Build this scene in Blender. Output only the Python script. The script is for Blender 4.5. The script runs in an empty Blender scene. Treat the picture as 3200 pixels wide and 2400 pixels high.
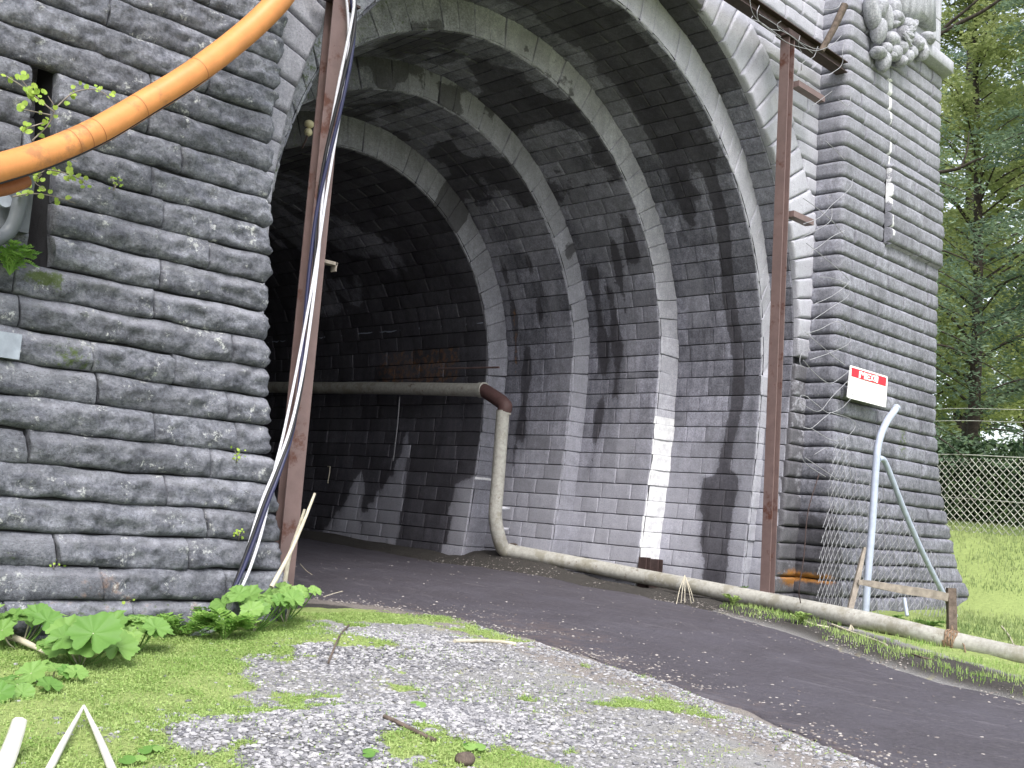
import bpy, math, random
import numpy as np
from mathutils import Vector, Matrix
random.seed(7); RS=np.random.RandomState(11)
rad=math.radians
S=bpy.context.scene
COL=S.collection
# ---------------------------------------------------------------- camera frame (world: x along the facade, y into the tunnel, z up, eye at the origin)
F=3463.547
R=np.array([[0.69943165,0.13319611,0.70217815],[-0.71058761,0.024363,0.70318681],[0.07655458,-0.99079021,0.11168777]])
def ray(px,py): return R@np.array([px-1600.,py-1200.,F])
def atY(px,py,Y): r=ray(px,py); return r*(Y/r[1])
def atX(px,py,X): r=ray(px,py); return r*(X/r[0])
def atZ(px,py,Z): r=ray(px,py); return r*(Z/r[2])
cd=bpy.data.cameras.new('camera'); cam=bpy.data.objects.new('camera',cd); COL.objects.link(cam); S.camera=cam
cd.sensor_width=36; cd.lens=36*F/3200; cd.clip_end=2000; cd.clip_start=.05
M=Matrix(((R[0][0],-R[0][1],-R[0][2]),(R[1][0],-R[1][1],-R[1][2]),(R[2][0],-R[2][1],-R[2][2])))
cam.matrix_world=M.to_4x4()
# ---------------------------------------------------------------- noise
def _h(ix,iy,iz,s):
    with np.errstate(over='ignore'):
        n=(ix.astype(np.int64)*374761393+iy.astype(np.int64)*668265263+iz.astype(np.int64)*2147483647*3+s*1274126177)&0xffffffff
        n=((n^(n>>13))*1274126177)&0xffffffff
        n=((n^(n>>16))*2246822519)&0xffffffff
        return ((n^(n>>15))&0xffffff)/float(0xffffff)
def noise(x,y,z,s=0):
    x,y,z=np.broadcast_arrays(np.asarray(x,float),np.asarray(y,float),np.asarray(z,float))
    ix,iy,iz=np.floor(x),np.floor(y),np.floor(z); fx,fy,fz=x-ix,y-iy,z-iz
    ix,iy,iz=ix.astype(np.int64),iy.astype(np.int64),iz.astype(np.int64)
    fx,fy,fz=[t*t*(3-2*t) for t in (fx,fy,fz)]
    r=0
    for a in (0,1):
        for b in (0,1):
            for c in (0,1):
                r=r+_h(ix+a,iy+b,iz+c,s)*(fx if a else 1-fx)*(fy if b else 1-fy)*(fz if c else 1-fz)
    return r
def fbm(x,y,z,s=0,o=4):
    r=0;a=.5;t=0
    for k in range(o):
        r=r+a*noise(x*2**k,y*2**k,z*2**k,s+k*17); t+=a; a*=.55
    return r/t
def ss(t): t=np.clip(t,0,1); return t*t*(3-2*t)
# ---------------------------------------------------------------- object helpers
def tag(o,label=None,cat=None,group=None,kind=None):
    if label: o['label']=label
    if cat: o['category']=cat
    if group: o['group']=group
    if kind: o['kind']=kind
    return o
def empty(name,loc,label,cat,group=None,kind=None):
    o=bpy.data.objects.new(name,None); COL.objects.link(o); o.location=loc; o.empty_display_size=.1
    bpy.context.view_layer.update()
    return tag(o,label,cat,group,kind)
class MB:
    def __init__(s): s.v=[];s.f4=[];s.f3=[];s.c=[];s.d=[];s.n=0
    def add(s,v,f4=None,f3=None,c=None,d=None):
        v=np.asarray(v,float).reshape(-1,3); k=len(v)
        if f4 is not None and len(f4): s.f4.append(np.asarray(f4,np.int64)+s.n)
        if f3 is not None and len(f3): s.f3.append(np.asarray(f3,np.int64)+s.n)
        def cc(q,df):
            if q is None: q=df
            q=np.asarray(q,float)
            return np.tile(q,(k,1)) if q.ndim==1 else q
        s.c.append(cc(c,(.5,0,0,0))); s.d.append(cc(d,(0,0,0,0)))
        s.v.append(v); s.n+=k
    def grid(s,P,c=None,d=None,wrapu=False):
        nu,nv=P.shape[:2]
        i=np.arange(nu if wrapu else nu-1)[:,None]; j=np.arange(nv-1)[None,:]
        a=i*nv+j; b=((i+1)%nu)*nv+j
        f=np.stack([a,b,b+1,a+1],-1).reshape(-1,4)
        s.add(P.reshape(-1,3),f4=f,c=None if c is None else np.asarray(c).reshape(-1,4) if np.ndim(c)>1 else c,d=None if d is None else np.asarray(d).reshape(-1,4) if np.ndim(d)>1 else d)
    def box(s,lo,hi,c=None,d=None,mat=None):
        lo=np.array(lo,float);hi=np.array(hi,float)
        v=np.array([[x,y,z] for x in (0,1) for y in (0,1) for z in (0,1)],float)*(hi-lo)+lo
        if mat is not None: v=v@np.array(mat)[:3,:3].T+np.array(mat)[:3,3]
        f=[[0,1,3,2],[4,6,7,5],[0,4,5,1],[2,3,7,6],[0,2,6,4],[1,5,7,3]]
        s.add(v,f4=f,c=c,d=d)
    def tube(s,pts,r,n=8,c=None,d=None,cap=True,smooth_path=0):
        pts=np.asarray(pts,float); 
        if smooth_path: pts=spline(pts,smooth_path)
        m=len(pts); r=np.broadcast_to(np.asarray(r,float),(m,)) if np.ndim(r)==0 else np.interp(np.linspace(0,1,m),np.linspace(0,1,len(r)),r)
        T=np.gradient(pts,axis=0); T/=np.linalg.norm(T,axis=1)[:,None]+1e-9
        up=np.array([0,0,1.]) if abs(T[0][2])<.9 else np.array([1.,0,0])
        N=np.zeros_like(T); n0=np.cross(T[0],up); n0/=np.linalg.norm(n0); 
        for i in range(m):
            n0=n0-T[i]*(n0@T[i]); n0/=np.linalg.norm(n0)+1e-9; N[i]=n0
        B=np.cross(T,N); a=np.linspace(0,2*math.pi,n,endpoint=False)
        P=pts[None]+r[None,:,None]*(np.cos(a)[:,None,None]*N[None]+np.sin(a)[:,None,None]*B[None])
        base=s.n; s.grid(P,c=c,d=d,wrapu=True)
        if cap:
            for e in (0,m-1):
                ring=P[:,e]; vv=np.vstack([ring,pts[e]]); k=np.arange(n)
                ff=np.stack([k,(k+1)%n,np.full(n,n)],-1)
                if e==0: ff=ff[:,::-1]
                s.add(vv,f3=ff,c=c,d=d)
    def build(s,name,mat,parent=None,smooth=True,label=None):
        V=np.vstack(s.v); me=bpy.data.meshes.new(name)
        if parent is not None: V=V-np.array(parent.matrix_world.translation)
        f4=np.vstack(s.f4) if s.f4 else np.zeros((0,4),np.int64); f3=np.vstack(s.f3) if s.f3 else np.zeros((0,3),np.int64)
        me.vertices.add(len(V)); me.vertices.foreach_set('co',V.astype(np.float32).ravel())
        nl=f4.size+f3.size; me.loops.add(nl); me.loops.foreach_set('vertex_index',np.concatenate([f4.ravel(),f3.ravel()]).astype(np.int32))
        me.polygons.add(len(f4)+len(f3))
        st=np.concatenate([np.arange(len(f4))*4,f4.size+np.arange(len(f3))*3]).astype(np.int32)
        me.polygons.foreach_set('loop_start',st)
        me.update(calc_edges=True)
        me.polygons.foreach_set('use_smooth',[smooth]*len(me.polygons))
        for nm,arr in (('wear',s.c),('marks',s.d)):
            a=me.color_attributes.new(nm,'FLOAT_COLOR','POINT'); a.data.foreach_set('color',np.vstack(arr).astype(np.float32).ravel())
        me.materials.append(mat); me.validate()
        o=bpy.data.objects.new(name,me); COL.objects.link(o)
        if parent is not None: o.parent=parent
        if label: o['label']=label
        return o
def spline(pts,k=6):
    p=np.asarray(pts,float); n=len(p)
    if n<3: return np.array([p[0]+(p[-1]-p[0])*t for t in np.linspace(0,1,k+1)])
    q=np.vstack([2*p[0]-p[1],p,2*p[-1]-p[-2]]); out=[]
    for i in range(1,n):
        for t in np.linspace(0,1,k,endpoint=False):
            a,b,c,d=q[i-1],q[i],q[i+1],q[i+2]
            out.append(.5*((2*b)+(-a+c)*t+(2*a-5*b+4*c-d)*t*t+(-a+3*b-3*c+d)*t**3))
    out.append(p[-1]); return np.array(out)
# ---------------------------------------------------------------- materials
class NT:
    def __init__(s,name):
        s.m=bpy.data.materials.new(name); s.m.use_nodes=True; s.t=s.m.node_tree; s.b=s.t.nodes['Principled BSDF']; s.b.inputs['Specular IOR Level'].default_value=.3
    def n(s,ty,**kw):
        o=s.t.nodes.new(ty)
        for k,v in kw.items():
            if k in o.inputs: o.inputs[k].default_value=v
            else: setattr(o,k,v)
        return o
    def l(s,a,b): s.t.links.new(a,b)
    def noise(s,scale,detail=6,rough=.6,vec=None):
        o=s.n('ShaderNodeTexNoise',Scale=scale,Detail=detail,Roughness=rough)
        s.l(vec or s.co(),o.inputs['Vector']); return o.outputs['Fac']
    def co(s):
        if not hasattr(s,'_c'): s._c=s.n('ShaderNodeNewGeometry').outputs['Position']
        return s._c
    def scaled(s,sc):
        o=s.n('ShaderNodeMapping'); o.inputs['Scale'].default_value=sc; s.l(s.co(),o.inputs['Vector']); return o.outputs['Vector']
    def ramp(s,fac,stops,interp='LINEAR'):
        o=s.n('ShaderNodeValToRGB'); e=o.color_ramp.elements; o.color_ramp.interpolation=interp
        while len(e)<len(stops): e.new(.5)
        for k,(p,c) in enumerate(stops):
            e[k].position=p; e[k].color=(c if len(c)==4 else (*c,1)) if not isinstance(c,(int,float)) else (c,c,c,1)
        s.l(fac,o.inputs[0]); return o.outputs[0]
    def mix(s,fac,a,b,mode='MIX'):
        o=s.n('ShaderNodeMix',data_type='RGBA',blend_type=mode)
        for i,x in ((0,fac),(6,a),(7,b)):
            if isinstance(x,bpy.types.NodeSocket): s.l(x,o.inputs[i])
            else: o.inputs[i].default_value=x if i==0 else (*x,1)
        return o.outputs[2]
    def math(s,op,a,b=0.,clamp=False):
        o=s.n('ShaderNodeMath',operation=op,use_clamp=clamp)
        for i,x in ((0,a),(1,b)):
            if isinstance(x,bpy.types.NodeSocket): s.l(x,o.inputs[i])
            else: o.inputs[i].default_value=x
        return o.outputs[0]
    def attr(s,name):
        a=s.n('ShaderNodeVertexColor',layer_name=name); p=s.n('ShaderNodeSeparateColor'); s.l(a.outputs['Color'],p.inputs[0]); return p.outputs[0],p.outputs[1],p.outputs[2],a.outputs['Alpha']
    def bump(s,h,st=.3,dist=.02,prev=None):
        o=s.n('ShaderNodeBump',Strength=st,Distance=dist); s.l(h,o.inputs['Height'])
        if prev is not None: s.l(prev,o.inputs['Normal'])
        return o.outputs[0]
    def out(s,col=None,rough=.85,nor=None,metal=None):
        if col is not None:
            if isinstance(col,bpy.types.NodeSocket): s.l(col,s.b.inputs['Base Color'])
            else: s.b.inputs['Base Color'].default_value=(*col,1)
        if isinstance(rough,bpy.types.NodeSocket): s.l(rough,s.b.inputs['Roughness'])
        else: s.b.inputs['Roughness'].default_value=rough
        if nor is not None: s.l(nor,s.b.inputs['Normal'])
        if metal is not None: s.b.inputs['Metallic'].default_value=metal
        return s.m
def stone(name,dark,light,lichen=.5,bumpst=.6,fine=1.,speck=.62,streak=(7,7,.8),grain=(22,22,22)):
    """wear: R tint per block, G soot/damp and painted shade, B white lime or paint; marks: R moss, G rust, B pale tone and painted light"""
    t=NT(name); tint,soot_shade,white,_=t.attr('wear'); moss,rust,pale,_=t.attr('marks')
    big=t.noise(2.3,5,.65); med=t.noise(9,8,.7); sm=t.noise(38*fine,6,.75)
    c=t.mix(t.ramp(med,[(.3,0.),(.72,1.)]),dark,light)
    c=t.mix(t.math('MULTIPLY',t.ramp(big,[(.35,0.),(.7,1.)]),.45),c,tuple(x*.6 for x in dark))
    tv=t.math('ADD',t.math('MULTIPLY',tint,.9),.55); 
    tc=t.n('ShaderNodeCombineColor'); [t.l(tv,tc.inputs[i]) for i in range(3)]
    c=t.mix(1.,c,tc.outputs[0],'MULTIPLY')
    gr=t.ramp(sm,[(.30,.5),(.5,1.),(.72,1.5)]); c=t.mix(1.,c,gr,'MULTIPLY')
    stk=t.ramp(t.noise(1.,6,.7,t.scaled(streak)),[(.3,.68),(.5,1.),(.72,1.32)]); c=t.mix(1.,c,stk,'MULTIPLY')
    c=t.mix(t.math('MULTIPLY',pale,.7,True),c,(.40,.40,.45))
    # pits
    pit=t.ramp(t.noise(60*fine,4,.6,t.scaled((1,1,1.8))),[(.34,1.),(.40,0.)]); c=t.mix(t.math('MULTIPLY',pit,.55),c,(.012,.012,.016))
    # lichen
    ln=t.noise(5.2,8,.78); ls=t.noise(26,5,.7)
    lf=t.math('MULTIPLY',t.ramp(ln,[(speck,0.),(speck+.05,1.)]),t.ramp(ls,[(.47,0.),(.55,1.)]))
    lf=t.math('MULTIPLY',lf,lichen); c=t.mix(lf,c,(.50,.51,.50))
    # soot and painted shade: edge broken by noise
    sf=t.math('ADD',soot_shade,t.math('MULTIPLY',t.math('SUBTRACT',med,.5),.9)); sf=t.ramp(sf,[(.44,0.),(.54,1.)])
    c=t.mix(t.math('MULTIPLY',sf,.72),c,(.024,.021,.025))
    mf=t.ramp(t.math('ADD',moss,t.math('MULTIPLY',t.math('SUBTRACT',t.noise(14,7,.7),.5),1.6)),[(.5,0.),(.68,1.)])
    c=t.mix(t.math('MULTIPLY',mf,.85),c,(.07,.10,.022))
    rf=t.ramp(t.math('ADD',rust,t.math('MULTIPLY',t.math('SUBTRACT',med,.5),.9)),[(.42,0.),(.7,1.)])
    c=t.mix(t.math('MULTIPLY',rf,.85),c,t.mix(sm,(.12,.045,.015),(.5,.22,.03)))
    wf=t.ramp(t.math('ADD',white,t.math('MULTIPLY',t.math('SUBTRACT',sm,.5),.5)),[(.45,0.),(.55,1.)])
    c=t.mix(t.math('MULTIPLY',wf,.93),c,t.mix(t.ramp(med,[(.3,0.),(.6,1.)]),(.48,.48,.50),(.72,.72,.74)))
    h=t.math('ADD',t.math('MULTIPLY',t.noise(1.,9,.78,t.scaled(grain)),.9),t.math('MULTIPLY',sm,.4))
    nb=t.bump(h,bumpst,.02); nb=t.bump(t.noise(110*fine,3,.7),bumpst*.5,.006,nb)
    rg=t.math('SUBTRACT',.9,t.math('MULTIPLY',sf,.3))
    return t.out(c,rg,nb)
M_left=stone('rough_basalt',(.062,.066,.082),(.27,.278,.315),lichen=.85,bumpst=1.,speck=.575,streak=(2.5,2.5,9),grain=(17,17,34))
M_tower=stone('weathered_stone',(.098,.099,.120),(.25,.252,.295),lichen=.5,bumpst=.45,fine=.8,speck=.62)
M_ring=stone('dressed_voussoir',(.20,.20,.225),(.40,.40,.445),lichen=.25,bumpst=.5)
M_vault=stone('sooty_ashlar',(.110,.110,.135),(.255,.255,.300),lichen=.1,bumpst=.35,speck=.66)
def plain(name,col,rough=.6,metal=None,var=.15,scale=12,bst=.1,col2=None,th=.6):
    t=NT(name); n=t.noise(scale,6,.65)
    c=t.mix(t.ramp(n,[(.35,0.),(.7,1.)]),tuple(x*(1-var) for x in col),tuple(min(1,x*(1+var)) for x in col))
    if col2: c=t.mix(t.ramp(t.noise(scale*.4,8,.7),[(th,0.),(th+.07,1.)]),c,col2)
    return t.out(c,rough,t.bump(t.noise(scale*4,4,.6),bst,.01),metal)
M_mortar=plain('dark_mortar',(.03,.03,.034),.95,bst=.5,scale=20)
M_paintsteel=plain('brown_painted_steel',(.150,.103,.098),.5,var=.12,scale=6,bst=.12,col2=(.085,.035,.025),th=.56)
M_darksteel=plain('dark_rusty_steel',(.05,.032,.030),.7,var=.3)
M_galv=plain('galvanised_steel',(.36,.40,.50),.5,.05,var=.12,scale=9,col2=(.3,.33,.38))
M_wire=plain('white_wire',(.27,.27,.29),.5,var=.25,scale=5)
M_fence=plain('fence_wire',(.48,.48,.44),.5,.3,var=.25,scale=5)
M_orange=plain('orange_plastic',(.53,.22,.07),.45,var=.12,scale=5,bst=.05,col2=(.34,.15,.06),th=.56)
M_orangedark=plain('orange_joint',(.28,.1,.035),.6)
M_black=plain('black_rubber',(.012,.012,.014),.5)
M_whitecab=plain('white_cable_sheath',(.56,.56,.61),.4,var=.06)
M_bluecab=plain('dark_blue_cable',(.02,.022,.06),.4)
M_elbow=plain('brown_primer',(.085,.047,.045),.6)
M_wood=plain('grey_weathered_wood',(.23,.20,.17),.85,var=.3,scale=10,bst=.4)
M_wooddark=plain('dark_wood',(.11,.085,.07),.9,var=.4,scale=14,bst=.5)
M_straw=plain('bleached_stalk',(.46,.42,.33),.7,var=.18,scale=14,bst=.2)
M_white=plain('bleached_stick',(.55,.54,.49),.7,var=.12,scale=9,bst=.2,col2=(.45,.36,.25),th=.66)
M_rope=plain('frayed_rope',(.22,.15,.10),.95,var=.4,scale=30,bst=.8)
M_signw=plain('sign_white',(.86,.86,.86),.4,var=.02)
M_signr=plain('sign_red',(.70,.012,.03),.4,var=.08)
M_grayp=plain('grey_plastic',(.10,.11,.12),.45,var=.1)
M_palebox=plain('pale_enamel',(.27,.30,.35),.4,var=.2,scale=7)
M_bark=plain('bark',(.045,.036,.03),.95,var=.45,scale=9,bst=.8)
M_cer=plain('yellowed_ceramic',(.5,.45,.28),.4)
M_relief=stone('carved_stone',(.24,.245,.27),(.38,.385,.42),lichen=.2,bumpst=.25)
def pipe_mat():
    t=NT('painted_pipe'); n=t.noise(3.1,8,.7); m=t.noise(16,6,.7)
    c=t.mix(t.ramp(m,[(.3,0.),(.7,1.)]),(.27,.262,.235),(.44,.43,.395))
    c=t.mix(t.ramp(n,[(.50,0.),(.60,.8)]),c,(.24,.225,.18))
    c=t.mix(t.ramp(t.noise(6.5,8,.75),[(.60,0.),(.66,.9)]),c,(.14,.105,.08))
    return t.out(c,.55,t.bump(m,.15,.01))
M_pipe=pipe_mat()
def leafmat(name,a,b,tr=.25,rough=.55):
    t=NT(name); tint,g,_,_=t.attr('wear')
    c=t.mix(tint,a,b); c=t.mix(t.math('MULTIPLY',t.noise(7,4,.6),.5),c,tuple(x*.6 for x in a))
    t.out(c,rough)
    tb=t.n('ShaderNodeBsdfTranslucent'); t.l(c,tb.inputs[0]); ms=t.n('ShaderNodeMixShader',Fac=tr)
    t.l(t.b.outputs[0],ms.inputs[1]); t.l(tb.outputs[0],ms.inputs[2]); t.l(ms.outputs[0],t.t.nodes['Material Output'].inputs[0]); return t.m
M_grass=leafmat('grass_blade',(.20,.35,.07),(.60,.69,.30),.4)
M_leaf=leafmat('broad_leaf',(.09,.22,.04),(.29,.45,.13),.3)
M_fern=leafmat('fern_leaf',(.15,.33,.06),(.34,.52,.13),.4)
M_twigleaf=leafmat('young_leaf',(.25,.40,.05),(.42,.55,.10),.35)
M_con=leafmat('conifer_needle',(.12,.185,.13),(.25,.34,.20),.5)
M_dec=leafmat('beech_leaf',(.23,.29,.11),(.48,.53,.22),.55)
M_hedge=leafmat('undergrowth_leaf',(.02,.045,.02),(.12,.19,.07),.25)
M_bank=leafmat('bank_blade',(.15,.23,.075),(.38,.43,.20),.3)
M_moss=leafmat('moss_tuft',(.07,.12,.02),(.15,.24,.04),.2)
# ---------------------------------------------------------------- tunnel geometry constants
XC=10.4; Y1=9.05; YT=8.56; HC=.2535; ZO=-.955
RAD=[4.82,4.58,4.07,3.66,3.18]; Z0=[2.72,2.40,2.45,2.40,2.35]; YS=[Y1,9.48,11.10,12.64,14.25]
YEND=44.
ZB=-1.55
def roadedge(y):
    L=np.interp(y,[-40,-6,0,2.6,3.95,4.95,6,7.3,9.2,10.6,12.5,16,60],[-6,3.6,5.5,6.3,6.95,7.45,7.75,8.0,8.3,7.3,6.7,6.7,6.7])
    Rr=np.interp(y,[-40,-6,0,2,4,5.1,7,9.5,12,14.5,20,60],[0,7.2,8.8,9.75,10.65,11.15,12.25,13.45,13.5,12.9,12.8,12.8])
    return L,Rr
def gz(x,y,rough=True):
    x=np.asarray(x,float); y=np.asarray(y,float)
    z=-1.34+.11*ss((y-3.5)/5)+ .012*np.clip(x-5,0,6)*ss((y-6)/3)
    z=z+.034*np.clip(y-9,0,9)*ss((x-5)/1)
    near=np.exp(-((x-5.8)/1.3)**2-((y-8.7)/1.2)**2); z=z+.10*near
    z=z+.15*np.exp(-((x-5.75)/1.15)**2-((y-7.0)/.62)**2)+.13*np.exp(-((x-3.9)/1.1)**2-((y-4.9)/.6)**2)
    L,Rr=roadedge(y)
    inroad=ss((x-L+.25)/.3)*ss((Rr-x+.25)/.3)
    z=z-.05*inroad
    verge=np.exp(-((x-Rr-.45)/.33)**2); z=z+.05*verge*(y<14)
    z=z+.20*np.exp(-((x-13.75)/.5)**2)*ss((y-11.5)/2)*ss((30-y)/5)
    z=z+1.52*ss((x-19.7+.22*np.clip(7-y,0,6))/4.6)
    z=z+ .10*np.clip(x-25,0,60)
    far=np.hypot(x,y); z=z-.25*(1-ss((y+.5)/4))*0
    if rough: z=z+(fbm(x*1.3,y*1.3,0,5,4)-.5)*.09*(1-.85*inroad)+(fbm(x*7,y*7,0,9,3)-.5)*.03*(1-.9*inroad)
    return z
# ---------------------------------------------------------------- masonry
def eprof(d,r): q=np.clip(d/r,0,1); return np.sqrt(np.clip(1-(1-q)**2,0,1))
def axis(a,b,r,res):
    L=b-a; r=min(r,L*.32); n=max(2,int((L-2*r)/res)+1)
    e=np.array([0,.12,.35,.7])*r
    return np.concatenate([[a],a+e,np.linspace(a+r,b-r,n),b-e[::-1],[b]]),r
def block(mb,u0,u1,v0,v1,fmap,depth,r,rough,tint,wearf=None,res=.035,gap=.006,back=.05,seed=0,flip=False,freq=6.,tilt=.01,rj=None,gj=None):
    g=gap; gu=gj or gap; U,ru=axis(u0+gu,u1-gu,rj or r,res); V,rv=axis(v0+g,v1-g,r,res)
    UU,VV=np.meshgrid(U,V,indexing='ij')
    du=np.minimum(UU-u0-gu,u1-gu-UU); dv=np.minimum(VV-v0-g,v1-g-VV)
    e=eprof(du,ru)*eprof(dv,rv)
    nf=fbm(UU*freq,VV*freq*1.4,seed*1.37,seed%50,4)-.5
    rid=np.abs(fbm(UU*freq*.45+3,VV*freq*1.1,seed*.77,(seed+9)%60,3)-.5)
    tl=(RS.rand()-.5)*2*tilt; 
    fn=fbm(UU*9+VV*7,VV*24-UU*6,seed*.9,(seed+5)%37,3)-.5; D=depth*e+rough*.55*fn*e*e+(rough*(nf*2.0-rid*1.6+.5*np.round((fbm(UU*1.3,VV*5.5,seed*.31,seed%31,3)-.5)*7)/7+.5*(fbm(UU*22,VV*26,seed,seed%23,2)-.5)*e)+tl*(UU-(u0+u1)/2)/max(.2,(u1-u0))+RS.rand()*tilt)*e
    # edge wobble: stones are never ruler-straight
    wob=(fbm(UU*3,VV*3,seed,3,2)-.5)*rough*.8
    edge=np.zeros_like(D,bool); edge[0]=edge[-1]=True; edge[:,0]=edge[:,-1]=True
    D=np.where(edge,-back,D)
    P=fmap(UU+wob*(e<.9),VV+wob*(e<.9),D)
    c=np.zeros(UU.shape+(4,)); d=np.zeros(UU.shape+(4,)); c[...,0]=tint
    if wearf is not None: wearf(P,c,d)
    if flip: P=P[::-1]; c=c[::-1]; d=d[::-1]
    mb.grid(P,c=c,d=d)
def lens(a,b,lo,hi):
    out=[a]; 
    while out[-1]<b-lo*.6:
        out.append(out[-1]+random.uniform(lo,hi))
    if len(out)>2 and out[-1]>b: out[-1]=b
    else: out[-1]=b
    if len(out)>2 and out[-1]-out[-2]<lo*.5: out.pop(-2)
    return out
# portal thing
portal=empty('tunnel_portal',(XC,Y1,-1.1),'grey stone tunnel portal with stepped arches narrowing into darkness','tunnel portal')
portal['kind']='structure' if False else 'thing'
del portal['kind']
# --- left pier (rusticated)
def Lend(z): return 5.20+.10*ss((3.2-z)/1.2)+.50*(np.clip((2.2-z)/3.3,0,2))**1.5
def Lfl(z): return .22*np.clip((1.0-z)/2.3,0,1.5)**2
def mapL(U,V,D):
    xe=Lend(V); y0=YT-Lfl(V); rc=.05
    a=np.clip((U+rc)/(2*rc),0,1)*math.pi/2
    x=np.where(U<-rc,xe+U+0*xe,np.where(U>rc,xe,xe-rc+rc*np.sin(a))); y=np.where(U<-rc,y0,np.where(U>rc,y0+U,y0+rc-rc*np.cos(a)))
    nx=np.where(U<-rc,0,np.where(U>rc,1,np.sin(a))); ny=np.where(U<-rc,-1,np.where(U>rc,0,-np.cos(a)))
    return np.stack([x+nx*D,y+ny*D,V],-1)
def wear_lightL(P,c,d):
    x,y,z=P[...,0],P[...,1],P[...,2]
    d[...,0]=np.maximum(.40*ss((4.1-x)/1.2)*ss((1.6-z)/2), .62*np.exp(-((x-3.65)/.28)**2-((z-.92)/.17)**2))
    d[...,0]=np.maximum(d[...,0],.42*ss((-.55-z)/.5))
    d[...,0]=np.maximum(d[...,0],.75*np.exp(-((x-3.35)/.25)**2-((z-1.48)/.12)**2))
    c[...,1]=.42*ss((4.6-x)/.9)*ss((z-2.9)/1.0)
    d[...,1]=.42*np.exp(-((x-4.05)/.35)**2-((z+.78)/.12)**2)+.36*ss((-.7-z)/.3)
    vv=((z-ZO)/HC)%1; d[...,2]=np.clip(.75*np.exp(-((vv-.80)/.12)**2)*(fbm(x*2.2,z*3,0,41,3)-.25)*2,0,.55)*ss((3.6-z)/2)  # painted highlight: pale band along the upper shoulder of each course
mb=MB()
pier=empty('stone_pier',(4.0,YT,-1.15),'dark rough-faced stone pier behind the orange pipe, lichen spotted','stone pier')
k0=-2; z=ZO+k0*HC; k=0
while z<9.4:
    z1=z+HC*random.uniform(.97,1.03) if False else z+HC
    us=[-1.0*q for q in lens(0,6.2,.7,2.0)]; off=random.uniform(.25,1.2)
    us=[.42]+[-(off+(-u)) if i else -off for i,u in enumerate(us)]
    for a,b in zip(us[1:],us[:-1]):
        xm=5.3+(a+b)/2
        xs0=atY(62,600,YT)[0]; slot0,slot1=xs0-5.24,xs0-5.24+.19
        segs=[(a,b)]
        if 1.55<z+HC/2<3.15:
            segs=[]
            if a<slot0: segs.append((a,min(b,slot0)))
            if b>slot1: segs.append((max(a,slot1),b))
        for aa,bb in segs:
            if bb-aa<.06: continue
            res=.021 if xm>2.9 else .1
            block(mb,aa,bb,z,z1,mapL,.064,.072,.052,random.uniform(.3,.65),wear_lightL,res=res,gap=.003,back=.07,seed=k,freq=7.,tilt=.011,rj=.014 if bb<.4 else .07,gj=.0022)
            k+=1
    z=z1
mb.build('pier_face',M_left,pier)
mb=MB(); zz=np.linspace(-1.7,9.4,60); uu=np.concatenate([np.linspace(-7,slot0-.03,8),np.linspace(slot0-.02,slot1+.02,8),np.linspace(slot1+.03,.0,8),[.45]])
UU,VV=np.meshgrid(uu,zz,indexing='ij'); DD=-.035-.9*((UU>slot0-.025)&(UU<slot1+.025)&(VV>1.5)&(VV<3.2)); P=mapL(UU,VV,DD); mb.grid(P)
mb.build('mortar_core',M_mortar,pier)
# --- tower at the right
def Tfl(z): t=np.clip((2.6-z)/3.9,0,1.2); return t**2.3
PTS=[(15.58,9.35),(15.58,YT),(18.95,YT),(18.95,11.5)]
def mkpath(pts,rc=.06):
    C=[];N=[];pts=[np.array(p,float) for p in pts]
    for i,p in enumerate(pts):
        if i in (0,len(pts)-1):
            q=pts[1]-pts[0] if i==0 else pts[-1]-pts[-2]; q/=np.linalg.norm(q); n=np.array([q[1],-q[0]]); C.append(p);N.append(n); continue
        a=(p-pts[i-1]);a/=np.linalg.norm(a); b=pts[i+1]-p;b/=np.linalg.norm(b)
        n0=np.array([a[1],-a[0]]);n1=np.array([b[1],-b[0]])
        for t in np.linspace(0,1,7):
            C.append((p-a*rc)*(1-t)**2+2*t*(1-t)*p+(p+b*rc)*t*t); n=n0*(1-t)+n1*t; N.append(n/np.linalg.norm(n))
    C=np.array(C);N=np.array(N); s=np.concatenate([[0],np.cumsum(np.linalg.norm(np.diff(C,axis=0),axis=1))]); return C,N,s
TC,TN,TS=mkpath(PTS)
def onpath(U): return [np.interp(U,TS,q) for q in (TC[:,0],TC[:,1],TN[:,0],TN[:,1])]
US,UF=.78,.78+3.34
def mapT(U,V,D):
    x,y,nx,ny=onpath(U)
    f=Tfl(V); side=ss((U-UF+.5)/.5)
    x=x+side*(.09*(8-V)*(V<8)*.45+1.6*f)*1.0-(1-ss((U-.8)/1.5))*(.10*f+0*V)
    y=y-.16*f*ss((U-.1)/.6)*(1-ss((U-UF-.1)/1.))
    D=D+.10*((U>2.15)&(U<UF-.02)&(V>4.85)&(V<6.2))
    return np.stack([x+nx*D,y+ny*D,V+0*U],-1)
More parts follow.
